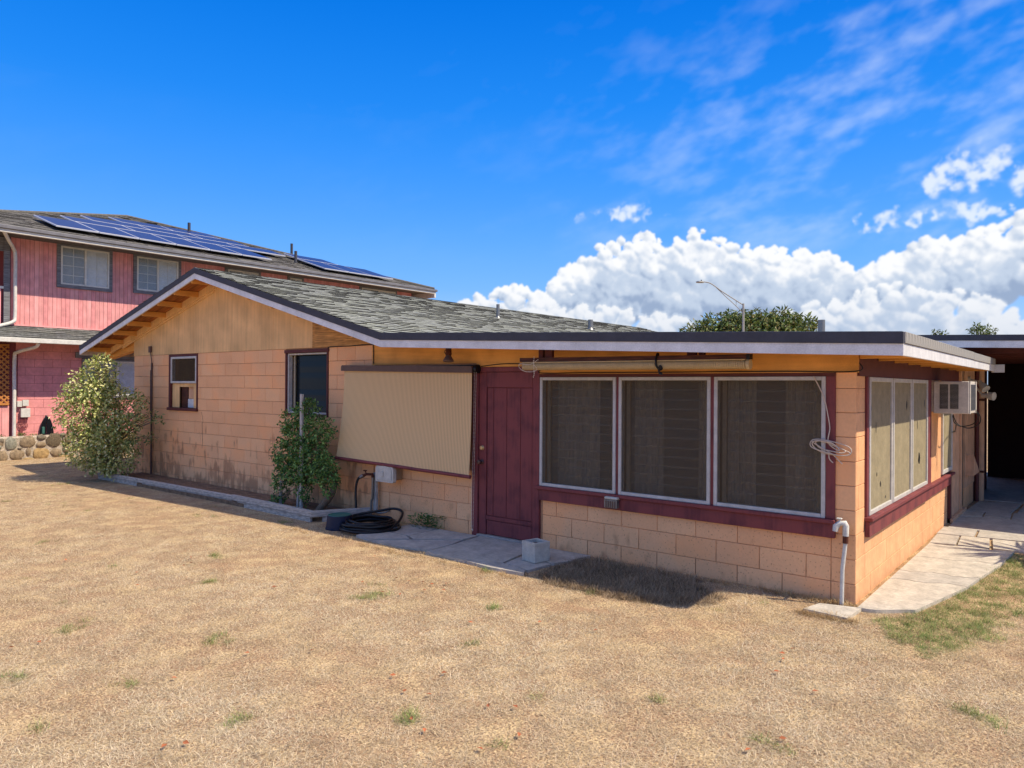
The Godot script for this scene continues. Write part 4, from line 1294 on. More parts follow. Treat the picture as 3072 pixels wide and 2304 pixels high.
	b.lathe([Vector2(0, 0), Vector2(0.05, 0), Vector2(0.05, 0.03), Vector2(0, 0.03)], 12, Transform3D(Basis(Vector3.BACK, -PI / 2), Vector3(0.02, 1.93, -6.4)))
	b.tube([Vector3(0.05, 1.93, -6.4), Vector3(0.16, 1.90, -6.4)], 0.014, 8)
	b.tube([Vector3(0.05, 1.93, -6.4), Vector3(0.20, 1.70, -6.42)], 0.014, 8)
	part(t, "arm", b.mesh(), M.plastic)
	for k in [[Vector3(0.16, 1.90, -6.4), Vector3(0.6, -0.7, 0.5)], [Vector3(0.20, 1.70, -6.42), Vector3(0.9, -0.1, 0.4)]]:
		b = MB.new()
		var d: Vector3 = k[1].normalized()
		b.tube([k[0], k[0] + d * 0.06, k[0] + d * 0.10, k[0] + d * 0.17], [0.03, 0.035, 0.055, 0.062], 12)
		part(t, "lamp_head", b.mesh(), M.plastic)
	t = thing("drain_pipe", "tan drain pipe down the side wall in the carport shade", "pipe")
	b = MB.new()
	b.tube([Vector3(0.08, 0.0, -7.35), Vector3(0.08, 2.4, -7.35)], 0.055, 12)
	part(t, "pipe", b.mesh(), M.tan_wall)
	for y in [0.45, 1.6]:
		bx(t, "strap", Vector3(0.012, y, -7.42), Vector3(0.14, y + 0.03, -7.28), M.rust)
	b = MB.new()
	b.tube([Vector3(0.05, 0.0, -7.18), Vector3(0.05, 2.3, -7.18)], 0.03, 8)
	tag(part(self, "drain_pipe", b.mesh(), M.maroon_dark), "thin dark maroon pipe beside the tan drain pipe", "pipe")
	# --- timber edging of the planting bed
	var seg := [[Vector3(-13.0, 0, 0.80), Vector3(-11.45, 0, 0.765)], [Vector3(-11.44, 0, 0.76), Vector3(-8.45, 0, 0.70)], [Vector3(-8.44, 0, 0.715), Vector3(-6.39, 0, 0.775)], [Vector3(-6.375, 0, 0.80), Vector3(-6.02, 0, 0.10)]]
	var names := ["grey timber at the far end of the bed edging, under the pale bush", "long grey timber edging the bed below the small window", "grey timber edging the bed in front of the vine", "short grey timber turning from the bed edging to the wall"]
	for i in 4:
		var p: Vector3 = seg[i][0]
		var w: Vector3 = seg[i][1]
		var dir := (w - p).normalized()
		var l := (w - p).length()
		var o := thing("edging_timber", names[i], "timber", p, atan2(-dir.z, dir.x), "timbers edging the planting bed")
		bx(o, "top_board", Vector3(0, 0.068, -0.035), Vector3(l, 0.150 if i > 1 else 0.135, 0.02), M.grey_wood, 0.006)
		bx(o, "lower_board", Vector3(0.15 if i else 0.0, -0.02, -0.03), Vector3(l - 0.02, 0.066, 0.012), M.grey_wood, 0.006)
	b = MB.new()
	b.prism(PackedVector2Array([Vector2(-12.98, -0.79), Vector2(-6.44, -0.72), Vector2(-6.10, -0.02), Vector2(-12.98, -0.02)]), 0.0, 0.055)
	structure("bed_soil", b.mesh(), M.soil, "bare brown soil of the planting bed along the wall").transform = Transform3D(Basis(Vector3.RIGHT, -PI / 2), Vector3.ZERO)

# ---------------------------------------------------------------- ground, paving
func flat_piece(parent: Node, called: String, poly: Array, y0: float, y1: float, m: Material) -> void:
	var p := PackedVector2Array()
	for q in poly:
		p.append(Vector2(q[0], -q[1]))
	var b := MB.new()
	b.prism(p, y0, y1)
	part(parent, called, b.mesh(), m, Transform3D(Basis(Vector3.RIGHT, -PI / 2), Vector3.ZERO))

func paving(called: String, label: String) -> Node3D:
	var o := Node3D.new()
	o.name = numbered(called)
	o.set_meta("kind", "structure")
	o.set_meta("label", label)
	add_child(o)
	return o

func build_ground() -> void:
	var b := MB.new()
	var far := 400.0
	b.quad(Vector3(-far, 0, far), Vector3(far, 0, far), Vector3(far, 0, -far), Vector3(-far, 0, -far))
	structure("ground", b.mesh(), M.lawn, "dry straw-coloured lawn and bare soil")
	var cs := [M.concrete_b, M.concrete, M.concrete_b]
	var patio := paving("patio", "grey concrete slabs in the shade before the maroon door")
	var slabs := [
		[[-5.22, 0.10], [-4.76, 0.10], [-4.73, 0.61], [-5.22, 0.59]], [[-4.73, 0.10], [-4.10, 0.09], [-4.10, 0.36], [-4.55, 0.70], [-4.705, 0.625]],
		[[-5.24, 0.62], [-4.73, 0.65], [-4.58, 0.73], [-4.90, 1.04], [-5.20, 1.0]], [[-4.55, 0.735], [-4.09, 0.39], [-4.03, 0.60], [-4.01, 0.96], [-4.38, 1.05], [-4.86, 1.05]],
		[[-4.07, 0.08], [-3.20, 0.07], [-3.13, 0.50], [-3.06, 0.89], [-3.40, 1.07], [-3.98, 1.06], [-4.0, 0.60]], [[-3.04, 0.90], [-2.70, 0.98], [-2.64, 1.08], [-3.02, 1.12], [-3.37, 1.08]],
		[[-3.10, 0.50], [-2.66, 0.62], [-2.69, 0.955], [-3.03, 0.875]], [[-3.17, 0.07], [-2.55, 0.06], [-2.60, 0.45], [-2.67, 0.60], [-3.10, 0.475]]]
	for i in slabs.size():
		flat_piece(patio, "slab", slabs[i], -0.03, 0.026 + 0.003 * (i % 3), cs[i % 3])
	var pad := paving("stepping_slab", "small pale concrete slab at the foot of the corner tap")
	flat_piece(pad, "slab", [[-0.275, 0.47], [-0.215, 0.235], [0.085, 0.15], [0.06, 0.50]], -0.02, 0.028, M.concrete_c)
	# walk along the side wall: one cracked pour, then pavers
	var walk := paving("walkway", "cracked pale concrete walk along the side wall")
	var cuts := [[0.16, -0.02], [-0.98, -1.16], [-1.42, -1.55], [-2.15, -2.35], [-3.02, -3.12]]
	var edge := [[0.02, 0.30], [-0.02, 0.44], [-0.28, 0.52], [-0.8, 0.585], [-1.3, 0.65], [-2.3, 0.78], [-3.12, 0.86]]
	edge.reverse()
	for i in cuts.size() - 1:
		var rows := []
		for e in 2:                                             # the near crack and the far one, from the wall outwards
			var c: Array = cuts[i + e]
			var line := []
			for k in 13:
				var t := k / 12.0
				var z: float = lerpf(c[0], c[1], t) + (0.03 * sin(t * 11.0 + (i + e) * 3.0) + 0.012 * sin(t * 37.0 + i + e) if i + e else 0.04 * sin(t * 5.0))
				line.append(Vector2(lerpf(0.055, ramp(edge, c[1]) + 0.02 * sin(c[1] * 31.0), t), z + (0.0 if i + e == 0 else -0.010 if e == 0 else 0.010)))
			rows.append(line)
		b = MB.new()
		var hi := 0.030 - 0.002 * i
		for k in 12:
			var n0: Vector2 = rows[0][k]
			var n1: Vector2 = rows[0][k + 1]
			var f0: Vector2 = rows[1][k]
			var f1: Vector2 = rows[1][k + 1]
			b.quad(Vector3(n0.x, hi, n0.y), Vector3(n1.x, hi, n1.y), Vector3(f1.x, hi, f1.y), Vector3(f0.x, hi, f0.y))
			b.quad(Vector3(n0.x, -0.03, n0.y), Vector3(n1.x, -0.03, n1.y), Vector3(n1.x, hi, n1.y), Vector3(n0.x, hi, n0.y))
			b.quad(Vector3(f1.x, -0.03, f1.y), Vector3(f0.x, -0.03, f0.y), Vector3(f0.x, hi, f0.y), Vector3(f1.x, hi, f1.y))
		var o0: Vector2 = rows[0][12]
		var o1: Vector2 = rows[1][12]
		b.quad(Vector3(o0.x, -0.03, o0.y), Vector3(o1.x, -0.03, o1.y), Vector3(o1.x, hi, o1.y), Vector3(o0.x, hi, o0.y))
		part(walk, "slab", b.mesh(), M.concrete_c if i != 1 else M.concrete)
	var pav := [[[0.05, -3.06], [0.30, -3.10], [0.26, -3.72], [0.03, -3.70]], [[0.32, -3.11], [0.62, -3.15], [0.56, -3.76], [0.28, -3.73]], [[0.02, -3.73], [0.40, -3.78], [0.38, -4.28], [0.02, -4.28]], [[0.43, -3.79], [0.95, -3.84], [0.95, -4.28], [0.41, -4.28]], [[0.65, -3.18], [1.0, -3.2], [0.97, -3.80], [0.59, -3.77]]]
	for i in pav.size():
		flat_piece(walk, "slab", pav[i], -0.04, 0.022 + 0.003 * (i % 2), [M.concrete, M.concrete_c, M.concrete_b][i % 3])
	var floor := paving("carport_paving", "worn concrete slabs on the carport ground")
	var fl := [[[0.06, -4.30], [0.98, -4.30], [0.92, -5.45], [0.30, -5.50], [0.06, -5.30]], [[0.06, -5.34], [0.30, -5.53], [0.29, -5.95], [0.06, -5.85]], [[0.32, -5.54], [0.62, -5.52], [0.60, -6.0], [0.31, -5.98]], [[0.64, -5.50], [1.1, -5.46], [1.1, -6.2], [0.62, -6.15]],
		[[0.06, -5.90], [0.58, -6.04], [0.64, -7.2], [0.10, -7.1]], [[0.66, -6.2], [1.2, -6.24], [1.25, -7.3], [0.68, -7.25]], [[1.0, -4.30], [2.9, -4.30], [2.9, -5.42], [0.96, -5.44]], [[1.13, -5.46], [2.9, -5.46], [2.9, -6.2], [1.13, -6.2]], [[1.24, -6.24], [2.9, -6.24], [2.9, -7.3], [1.27, -7.3]], [[-0.3, -7.35], [2.9, -7.35], [2.9, -14.0], [-0.3, -14.0]]]
	for i in fl.size():
		flat_piece(floor, "slab", fl[i], -0.04, 0.016 + 0.004 * (i % 3), [M.concrete_b, M.concrete, M.concrete_b][i % 3])

# ---------------------------------------------------------------- carport
func build_carport() -> void:
	var t := thing("carport", "dark flat-roofed carport behind the cottage side wall", "carport")
	var ct := func(x): return 2.522 - 0.035 * x
	var b := MB.new()
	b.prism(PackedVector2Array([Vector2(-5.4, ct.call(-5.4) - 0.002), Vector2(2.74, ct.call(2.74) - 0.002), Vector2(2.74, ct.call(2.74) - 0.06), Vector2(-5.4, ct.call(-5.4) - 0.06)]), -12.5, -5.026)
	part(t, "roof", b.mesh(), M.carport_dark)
	b = MB.new()
	b.prism(PackedVector2Array([Vector2(-5.4, ct.call(-5.4) - 0.166), Vector2(2.75, ct.call(2.75) - 0.166), Vector2(2.75, ct.call(2.75) - 0.070), Vector2(-5.4, ct.call(-5.4) - 0.070)]), -5.025, -5.0)
	part(t, "fascia_board", b.mesh(), M.white)
	b = MB.new()
	b.prism(PackedVector2Array([Vector2(-5.4, ct.call(-5.4) - 0.073), Vector2(2.75, ct.call(2.75) - 0.073), Vector2(2.75, ct.call(2.75) + 0.006), Vector2(-5.4, ct.call(-5.4) + 0.006)]), -5.024, -4.992)
	part(t, "drip_edge", b.mesh(), M.drip)
	for i in 10:
		bx(t, "rafter", Vector3(-0.2, 2.28, -5.5 - i * 0.7), Vector3(2.7, 2.37, -5.45 - i * 0.7), M.maroon_dark)
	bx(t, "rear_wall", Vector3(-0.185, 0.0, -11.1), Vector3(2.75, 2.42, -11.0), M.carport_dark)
	for z in [-5.2, -8.0, -10.9]:
		bx(t, "post", Vector3(2.58, 0.0, z - 0.05), Vector3(2.68, 2.38, z + 0.05), M.maroon_dark, 0.005)
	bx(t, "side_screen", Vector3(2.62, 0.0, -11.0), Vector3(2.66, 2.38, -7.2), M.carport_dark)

# ---------------------------------------------------------------- pink house
func house_window(parent: Node, plane: Transform3D, a0: float, a1: float, y0: float, y1: float, cols: int, rows: int, trim := 0.085) -> void:
	var b := MB.new()
	b.xf = plane
	b.box(Vector3(a0, y0, 0.0), Vector3(a0 + trim, y1, 0.045))
	b.box(Vector3(a1 - trim, y0, 0.0), Vector3(a1, y1, 0.045))
	b.box(Vector3(a0 + trim, y0, 0.0), Vector3(a1 - trim, y0 + trim, 0.048))
	b.box(Vector3(a0 + trim, y1 - trim, 0.0), Vector3(a1 - trim, y1, 0.048))
	var w := part(parent, "window", b.mesh(), M.trim_grey)
	var l := a0 + trim + 0.002
	var r := a1 - trim - 0.002
	var lo := y0 + trim + 0.002
	var hi := y1 - trim - 0.002
	var mid := (l + r) * 0.5
	b = MB.new()
	b.xf = plane
	for s in [[l, l + 0.04], [mid - 0.025, mid + 0.025], [r - 0.04, r]]:
		b.box(Vector3(s[0], lo, 0.016), Vector3(s[1], hi, 0.055))
	for s in [[lo, lo + 0.04], [hi - 0.04, hi]]:
		b.box(Vector3(l + 0.041, s[0], 0.016), Vector3(mid - 0.026, s[1], 0.052))
		b.box(Vector3(mid + 0.026, s[0], 0.016), Vector3(r - 0.041, s[1], 0.052))
	part(w, "sash", b.mesh(), M.gutter)
	var k := 0
	for s in [[l + 0.041, mid - 0.026], [mid + 0.026, r - 0.041]]:
		b = MB.new()
		b.xf = plane
		b.box(Vector3(s[0], lo + 0.041, 0.016), Vector3(s[1], hi - 0.041, 0.020))
		part(w, "blind", b.mesh(), M.blind_dull if k == 0 else M.curtain_pale)
		b = MB.new()
		b.xf = plane
		b.box(Vector3(s[0], lo + 0.041, 0.034), Vector3(s[1], hi - 0.041, 0.037))
		part(w, "pane", b.mesh(), M.glass)
		b = MB.new()
		b.xf = plane
		for i in range(1, cols):
			var x: float = lerpf(s[0], s[1], float(i) / cols)
			b.box(Vector3(x - 0.008, lo + 0.041, 0.026), Vector3(x + 0.008, hi - 0.041, 0.033))
		for i in range(1, rows):
			var y := lerpf(lo, hi, float(i) / rows)
			b.box(Vector3(s[0], y - 0.008, 0.0255), Vector3(s[1], y + 0.008, 0.0325))
		if b.v.size():
			part(w, "muntin", b.mesh(), M.gutter)
		k += 1

func build_pink_house() -> void:
	var t := thing("pink_house", "two-storey pink house with solar panels on its hip roof", "house")
	M.blind_dull = mat(Color8(150, 158, 164), 0.9, T.mottle, 0.6)
	var P := Transform3D(Basis(Vector3.UP, PI / 2), Vector3(-19.2, 0, 0))
	var b := MB.new()
	b.box(Vector3(-33.3, 0, -12.9), Vector3(-19.214, 5.43, -0.45))
	b.box(Vector3(-33.3, 0, -0.45), Vector3(-20.6, 5.43, 2.3))
	b.box(Vector3(-20.6, 0, -0.45), Vector3(-19.214, 3.2, 2.3))
	b.box(Vector3(-20.6, 3.2, -0.45), Vector3(-19.214, 5.43, 0.47))
	part(t, "wall", b.mesh(), M.pink_groove)
	var pm := [M.pink, M.pink_b, M.pink_c, M.pink]
	var board := MB.new()
	board.cbox(Vector3(-0.0484, 3.21, -0.012), Vector3(0.0484, 5.42, 0.0), 0.003)
	var bm := board.mesh()
	var a := -0.40
	while a < 12.85:
		part(t, "siding_board", bm, pm[rng.randi() % 4], P * Transform3D(Basis.IDENTITY, Vector3(a, 0, 0)))
		a += 0.1016
	var low := MB.new()
	low.cbox(Vector3(-0.073, 0.3, -0.012), Vector3(0.073, 1.22, 0.0), 0.003)
	var lowm := low.mesh()
	a = -1.6
	while a < -0.42:
		part(t, "siding_board", lowm, pm[rng.randi() % 4], P * Transform3D(Basis.IDENTITY, Vector3(a, 0, 0)))
		a += 0.152
	lay_blocks(t, P, -0.33, 5.5, 2.79, range(12), 0.30, [[1.16, 2.92, 1.40, 2.50]], -0.33, [M.pink_block])
	for w in [[0.55, 1.89, 4.25, 5.42, 2, 4], [2.44, 3.77, 4.30, 5.42, 2, 4], [5.14, 6.34, 4.35, 5.40, 2, 4], [7.33, 7.94, 4.75, 5.40, 2, 3], [10.32, 12.09, 4.35, 5.40, 2, 4]]:
		house_window(t, P, w[0], w[1], w[2], minf(w[3], 5.41), w[4], w[5])
	house_window(t, P, 1.16, 2.92, 1.40, 2.44, 1, 1, 0.05)
	b = MB.new()
	b.xf = P
	b.box(Vector3(1.0, 2.45, 0.0), Vector3(3.1, 2.60, 0.05))
	part(t, "lintel", b.mesh(), M.trim_grey)
	# balcony at the near corner
	b = MB.new()
	b.xf = P
	b.box(Vector3(-0.60, 3.2, -0.02), Vector3(-0.47, 5.34, 0.03))
	b.box(Vector3(-2.3, 5.0, -0.02), Vector3(-0.61, 5.34, 0.03))
	part(t, "balcony_trim", b.mesh(), M.trim_grey)
	b = MB.new()
	b.xf = P
	b.box(Vector3(-2.3, 4.08, -0.01), Vector3(-0.61, 4.14, 0.05))
	part(t, "handrail", b.mesh(), M.gutter)
	for i in 14:
		var x := -0.70 - i * 0.12
		b = MB.new()
		b.xf = P
		b.box(Vector3(x, 3.21, 0.0), Vector3(x + 0.04, 4.08, 0.03))
		part(t, "baluster", b.mesh(), M.pink)
	# skirt roof
	b = MB.new()
	b.xf = Transform3D(Basis.IDENTITY, Vector3.ZERO)
	b.prism(PackedVector2Array([Vector2(-19.20, 3.20), Vector2(-18.36, 2.872), Vector2(-18.36, 2.80), Vector2(-19.20, 2.80)]), -5.4, 2.3)
	var skirt := part(t, "skirt_roof", b.mesh(), M.gutter_grey)
	b = MB.new()
	b.colored = true
	shingle_face(b, Vector3(-18.35, 2.874, 2.3), Vector3(0, 0, -1), Vector3(-0.85, 0.33, 0).normalized(), 0.91, func(_s): return 0.0, func(_s): return 7.7, Color(0.24, 0.25, 0.24), 0.31, 0.14)
	var ss := part(skirt, "shingles", b.mesh(), M.shingle)
	ss.set_meta("kind", "stuff")
	bx(t, "gutter", Vector3(-18.36, 2.745, -5.4), Vector3(-18.25, 2.86, 2.3), M.gutter, 0.01)
	bx(t, "ledge", Vector3(-19.2, 3.17, -5.4), Vector3(-19.15, 3.235, 0.45), M.pink_c)
	# hip roof
	var e := 5.465
	var peak := Vector3(-26.27, 7.925, -5.2)
	var c := [Vector3(-18.27, e, 2.8), Vector3(-18.27, e, -13.2), Vector3(-34.27, e, -13.2), Vector3(-34.27, e, 2.8)]
	b = MB.new()
	for i in 4:
		b.tri(c[i], c[(i + 1) % 4], peak)
	b.quad(c[3] - Vector3(0, 0.1, 0), c[2] - Vector3(0, 0.1, 0), c[1] - Vector3(0, 0.1, 0), c[0] - Vector3(0, 0.1, 0))
	var roof := part(t, "roof", b.mesh(), mat(Color8(120, 116, 110), 0.95, T.rough, 0.6))
	b = MB.new()
	b.colored = true
	shingle_face(b, Vector3(-18.25, e + 0.006, 2.8), Vector3(0, 0, -1), Vector3(-8, 2.475, 0).normalized(), 8.37, func(s): return s / 1.0468, func(s): return 16.0 - s / 1.0468, Color(0.33, 0.31, 0.28), 0.45, 0.16)
	var rs := part(roof, "shingles", b.mesh(), M.shingle)
	rs.set_meta("kind", "stuff")
	bx(t, "gutter", Vector3(-18.30, 5.385, -13.2), Vector3(-18.19, 5.47, 2.8), M.gutter_grey, 0.01)
	bx(t, "eave_board", Vector3(-18.33, 5.305, -13.17), Vector3(-18.24, 5.383, 2.8), M.gutter, 0.004)
	bx(t, "gutter", Vector3(-30, 5.385, -13.30), Vector3(-18.19, 5.47, -13.201), M.gutter_grey, 0.01)
	bx(t, "eave_board", Vector3(-30, 5.16, -13.25), Vector3(-18.24, 5.383, -13.172), M.gutter, 0.004)
	bx(t, "soffit", Vector3(-19.185, 5.425, -13.1), Vector3(-18.34, 5.44, 2.8), M.pink_b)
	b = MB.new()
	b.tube([peak + Vector3(0, 0.02, 0), c[1] + Vector3(0, 0.03, 0)], 0.06, 6)
	b.tube([peak + Vector3(0, 0.02, 0), c[0] + Vector3(0, 0.03, 0)], 0.06, 6)
	part(roof, "hip_cap", b.mesh(), mat(Color8(128, 124, 116), 0.95, T.rough, 0.5))
	# solar panels lie on rails over the sunny slope
	var along := Vector3(0, 0, -1)
	var up := Vector3(-8, 2.475, 0).normalized()
	var nrm := along.cross(up).normalized()
	if nrm.y < 0:
		nrm = -nrm
	var base := Vector3(-18.27, e, 0)
	for row in [[0.38, 1.66, 0.33, 6.70, 0.99], [2.12, 1.0, 1.30, 7.9, 1.65], [3.20, 1.0, 2.2, 7.3, 1.65], [4.28, 1.0, 3.4, 7.0, 1.65], [0.22, 1.66, 8.25, 11.3, 0.99], [1.95, 1.0, 8.4, 10.2, 1.65]]:
		var z: float = row[2]
		while z + row[4] <= row[3] + 0.2:
			var bas := Basis(along, up, nrm)
			if bas.determinant() < 0:
				bas = Basis(-along, up, nrm)
			var at: Vector3 = base + along * (z + row[4] * 0.5) + up * (row[0] + row[1] * 0.5) + nrm * 0.13
			var fb := MB.new()
			fb.cbox(Vector3(-row[4] * 0.5, -row[1] * 0.5, -0.02), Vector3(row[4] * 0.5, row[1] * 0.5, 0.018), 0.004)
			var pn := part(t, "solar_panel", fb.mesh(), M.solar_line, Transform3D(bas, at))
			bx(pn, "cells", Vector3(-row[4] * 0.5 + 0.025, -row[1] * 0.5 + 0.025, 0.018), Vector3(row[4] * 0.5 - 0.025, row[1] * 0.5 - 0.025, 0.022), M.solar)
			z += row[4] + 0.02
	for v in [[-23.1, 5.98, 0.45, 0.05], [-22.73, 9.86, 0.4, 0.05], [-19.79, 8.05, 0.42, 0.05]]:
		b = MB.new()
		var yv: float = e + 0.3094 * (-18.27 - v[0])
		b.lathe([Vector2(0, -0.1), Vector2(v[3], -0.1), Vector2(v[3], v[2]), Vector2(0, v[2])], 10)
		part(roof, "vent_pipe", b.mesh(), M.drip, Transform3D(Basis.IDENTITY, Vector3(v[0], yv, -v[1])))
	# downspouts
	b = MB.new()
	b.tube(bez([Vector3(-18.30, 5.33, 0.85), Vector3(-18.6, 5.2, 0.68), Vector3(-19.08, 5.05, 0.42), Vector3(-19.10, 4.85, 0.385), Vector3(-19.10, 4.2, 0.385), Vector3(-19.10, 3.45, 0.385), Vector3(-19.06, 3.28, 0.44), Vector3(-18.95, 3.16, 0.75), Vector3(-18.85, 3.10, 1.0)], 5), 0.042, 8)
	part(t, "downspout", b.mesh(), M.gutter)
	b = MB.new()
	b.tube(bez([Vector3(-18.32, 2.76, 0.12), Vector3(-18.45, 2.66, 0.14), Vector3(-18.95, 2.54, 0.36), Vector3(-19.10, 2.40, 0.385), Vector3(-19.10, 1.5, 0.385), Vector3(-19.10, 0.4, 0.385)], 5), 0.042, 8)
	part(t, "downspout", b.mesh(), M.gutter)
	# lattice screen at the near corner
	b = MB.new()
	b.xf = P
	for s in [[-1.7, -0.48, 1.24, 1.29], [-1.7, -0.48, 2.68, 2.73]]:
		b.box(Vector3(s[0], s[2], 0.02), Vector3(s[1], s[3], 0.05))
	var lat := part(t, "lattice", b.mesh(), M.lattice)
	for d in [-1.0, 1.0]:
		for i in 26:
			var off := -1.7 - 1.5 + i * 0.125
			var p0 := Vector2(off, 1.24) if d > 0 else Vector2(off, 2.73)
			var p1 := p0 + Vector2(1.49, 1.49 * d)
			var lo := clampf((-1.7 - p0.x) / 1.49, 0, 1)
			var hi := clampf((-0.48 - p0.x) / 1.49, 0, 1)
			if hi - lo < 0.03:
				continue
			var s0 := p0.lerp(p1, lo)
			var s1 := p0.lerp(p1, hi)
			var nn := Vector2(-d, 1).normalized() * 0.018
			b = MB.new()
			b.xf = P
			var zz := 0.025 if d > 0 else 0.033
			b.prism(PackedVector2Array([s0 - nn, s1 - nn, s1 + nn, s0 + nn]), zz, zz + 0.007)
			part(lat, "slat", b.mesh(), M.lattice)
	# meter boxes, hose on the wall
	var names := ["small white meter box beside the downspout on the pink wall", "square white box above the cable box on the pink wall", "pale grey cable box with hanging wires on the pink wall"]
	var bxs := [[-0.315, -0.225, 1.20, 1.33], [-0.20, -0.08, 1.22, 1.36], [-0.235, -0.045, 0.94, 1.15]]
	for i in 3:
		var q: Array = bxs[i]
		var m := thing("meter_box", names[i], "meter box", Vector3.ZERO, 0.0, "boxes on the pink wall")
		b = MB.new()
		b.xf = P
		b.cbox(Vector3(q[0], q[2], 0.002), Vector3(q[1], q[3], 0.09), 0.008)
		part(m, "case", b.mesh(), M.plastic)
		b = MB.new()
		b.xf = P
		b.cbox(Vector3(q[0] - 0.006, q[2] - 0.006, 0.09), Vector3(q[1] + 0.006, q[3] + 0.006, 0.105), 0.004)
		part(m, "lid", b.mesh(), M.pvc)
		if i == 2:
			b = MB.new()
			b.xf = P
			for k in 7:
				var x := -0.29 + k * 0.03
				b.tube(bez([Vector3(-0.21 + 0.02 * k, 0.95, 0.05), Vector3(x, 0.82, 0.05 + 0.01 * (k % 3)), Vector3(x + 0.03, 0.70, 0.05), Vector3(-0.24 + 0.01 * k, 0.62, 0.04), Vector3(-0.27 + 0.012 * k, 0.32, 0.03)], 5), 0.008, 5)
			b.tube([Vector3(-0.30, 2.6, 0.012), Vector3(-0.30, 1.35, 0.012)], 0.01, 5)
			part(m, "wires", b.mesh(), M.pink_groove)
	var hh := thing("hung_hose", "dark hose hung in long loops on the pink wall above the rock wall", "hose")
	b = MB.new()
	b.xf = P
	for k in 6:
		var w := 0.015 + 0.016 * k
		b.tube(bez([Vector3(0.33, 0.95, 0.06), Vector3(0.33 - w, 0.80, 0.07 + 0.01 * (k % 2)), Vector3(0.33 - w * 1.5, 0.50, 0.06), Vector3(0.33 - w, 0.36, 0.06), Vector3(0.33 + w, 0.36, 0.07), Vector3(0.33 + w * 1.6, 0.52, 0.07), Vector3(0.33 + w, 0.82, 0.06), Vector3(0.335, 0.95, 0.06)], 5), 0.013, 6)
	part(hh, "loops", b.mesh(), M.rubber)
	b = MB.new()
	b.xf = P
	b.cbox(Vector3(0.22, 0.50, 0.05), Vector3(0.28, 0.68, 0.11), 0.012)
	part(hh, "spray_nozzle", b.mesh(), M.teal)
	bx(hh, "hook", Vector3(-19.198, 0.94, -0.345), Vector3(-19.12, 0.97, -0.32), M.metal)

# ---------------------------------------------------------------- rock wall
func stone_mesh(sd: int) -> Mesh:
	var f := FastNoiseLite.new()
	f.seed = sd
	f.frequency = 0.8
	var b := MB.new()
	var U := 12
	var V := 6
	var at := func(i: int, j: int) -> Vector3:
		var a := TAU * i / U
		var e := PI * 0.5 * j / V
		var d := Vector3(cos(a) * cos(e), sin(a) * cos(e), sin(e))
		var flat := pow(absf(cos(a)), 2.6) + pow(absf(sin(a)), 2.6)
		var r := pow(flat, -1.0 / 2.6) * (1.0 + 0.34 * f.get_noise_3dv(d * 1.5))
		return Vector3(d.x * r, d.y * r, pow(sin(e), 0.7))
	for i in U:
		for j in V:
			var p: Vector3 = at.call(i, j)
			var q: Vector3 = at.call((i + 1) % U, j)
			var r: Vector3 = at.call((i + 1) % U, j + 1)
			var s: Vector3 = at.call(i, j + 1)
			var nn := func(x: Vector3) -> Vector3: return Vector3(x.x, x.y, x.z * 1.2 + 0.05).normalized()
			b.tris(p, q, r, nn.call(p), nn.call(q), nn.call(r))
			if j < V - 1:
				b.tris(p, r, s, nn.call(p), nn.call(r), nn.call(s))
	return b.mesh()

func build_rock_wall() -> void:
	var t := thing("rock_wall", "low wall of rounded boulders in pale mortar before the pink house", "wall")
	var P := Transform3D(Basis(Vector3.UP, PI / 2), Vector3(-17.93, 0, 0))
	var b := MB.new()
	b.cbox(Vector3(-18.2, -0.05, -4.0), Vector3(-17.93, 0.535, 4.5), 0.03)
	part(t, "mortar", b.mesh(), M.mortar)
	b = MB.new()
	b.box(Vector3(-19.19, -0.02, -4.0), Vector3(-18.2, 0.42, 4.5))
	part(t, "bed_fill", b.mesh(), M.soil)
	var forms := []
	for i in 7:
		forms.append(stone_mesh(50 + i))
	var ms := [M.stone_a, M.stone_b, M.stone_c, M.stone_d, M.stone_e]
	var list := [[40, 690, 130, 130, 1], [10, 845, 70, 110, 3], [270, 770, 290, 330, 3], [660, 740, 370, 300, 0], [1010, 640, 240, 140, 1], [1000, 830, 250, 135, 0], [1320, 740, 370, 360, 4], [1550, 600, 170, 85, 1], [1565, 735, 48, 140, 1], [1740, 700, 260, 280, 0], [70, 1090, 220, 280, 0], [410, 1060, 360, 260, 0], [685, 1000, 125, 200, 0], [470, 900, 110, 40, 1], [1005, 1070, 410, 300, 2], [1385, 1060, 290, 210, 0], [1650, 960, 230, 230, 0], [1870, 960, 140, 200, 1], [680, 1190, 260, 80, 2], [1600, 1180, 280, 80, 2], [2060, 690, 270, 280, 1], [2090, 1000, 250, 240, 0], [2370, 760, 260, 320, 3], [2400, 1100, 300, 250, 0]]
	for s in list:
		var a: float = -(1.01 - s[0] * 0.000834)
		var y: float = 1.0897 - s[1] * 0.000917
		part(t, "stone", forms[rng.randi() % 7], ms[s[4]], P * Transform3D(Basis(Vector3.BACK, rng.randf_range(-0.15, 0.15)).scaled(Vector3(s[2] * 0.000834 * 0.5, s[3] * 0.000917 * 0.5, 0.055)), Vector3(a, y, -0.006)))
	for i in 44:                                     # the rest of the wall, out to both sides
		var a := -1.05 - (i / 2) * 0.31 if i < 22 else 1.20 + ((i - 22) / 2) * 0.27
		var y := 0.40 if i % 2 else 0.14
		part(t, "stone", forms[rng.randi() % 7], ms[rng.randi() % 4], P * Transform3D(Basis(Vector3.BACK, rng.randf_range(-0.3, 0.3)).scaled(Vector3(rng.randf_range(0.10, 0.14), rng.randf_range(0.09, 0.12), 0.05)), Vector3(a + rng.randf_range(-0.03, 0.03), y, -0.006)))

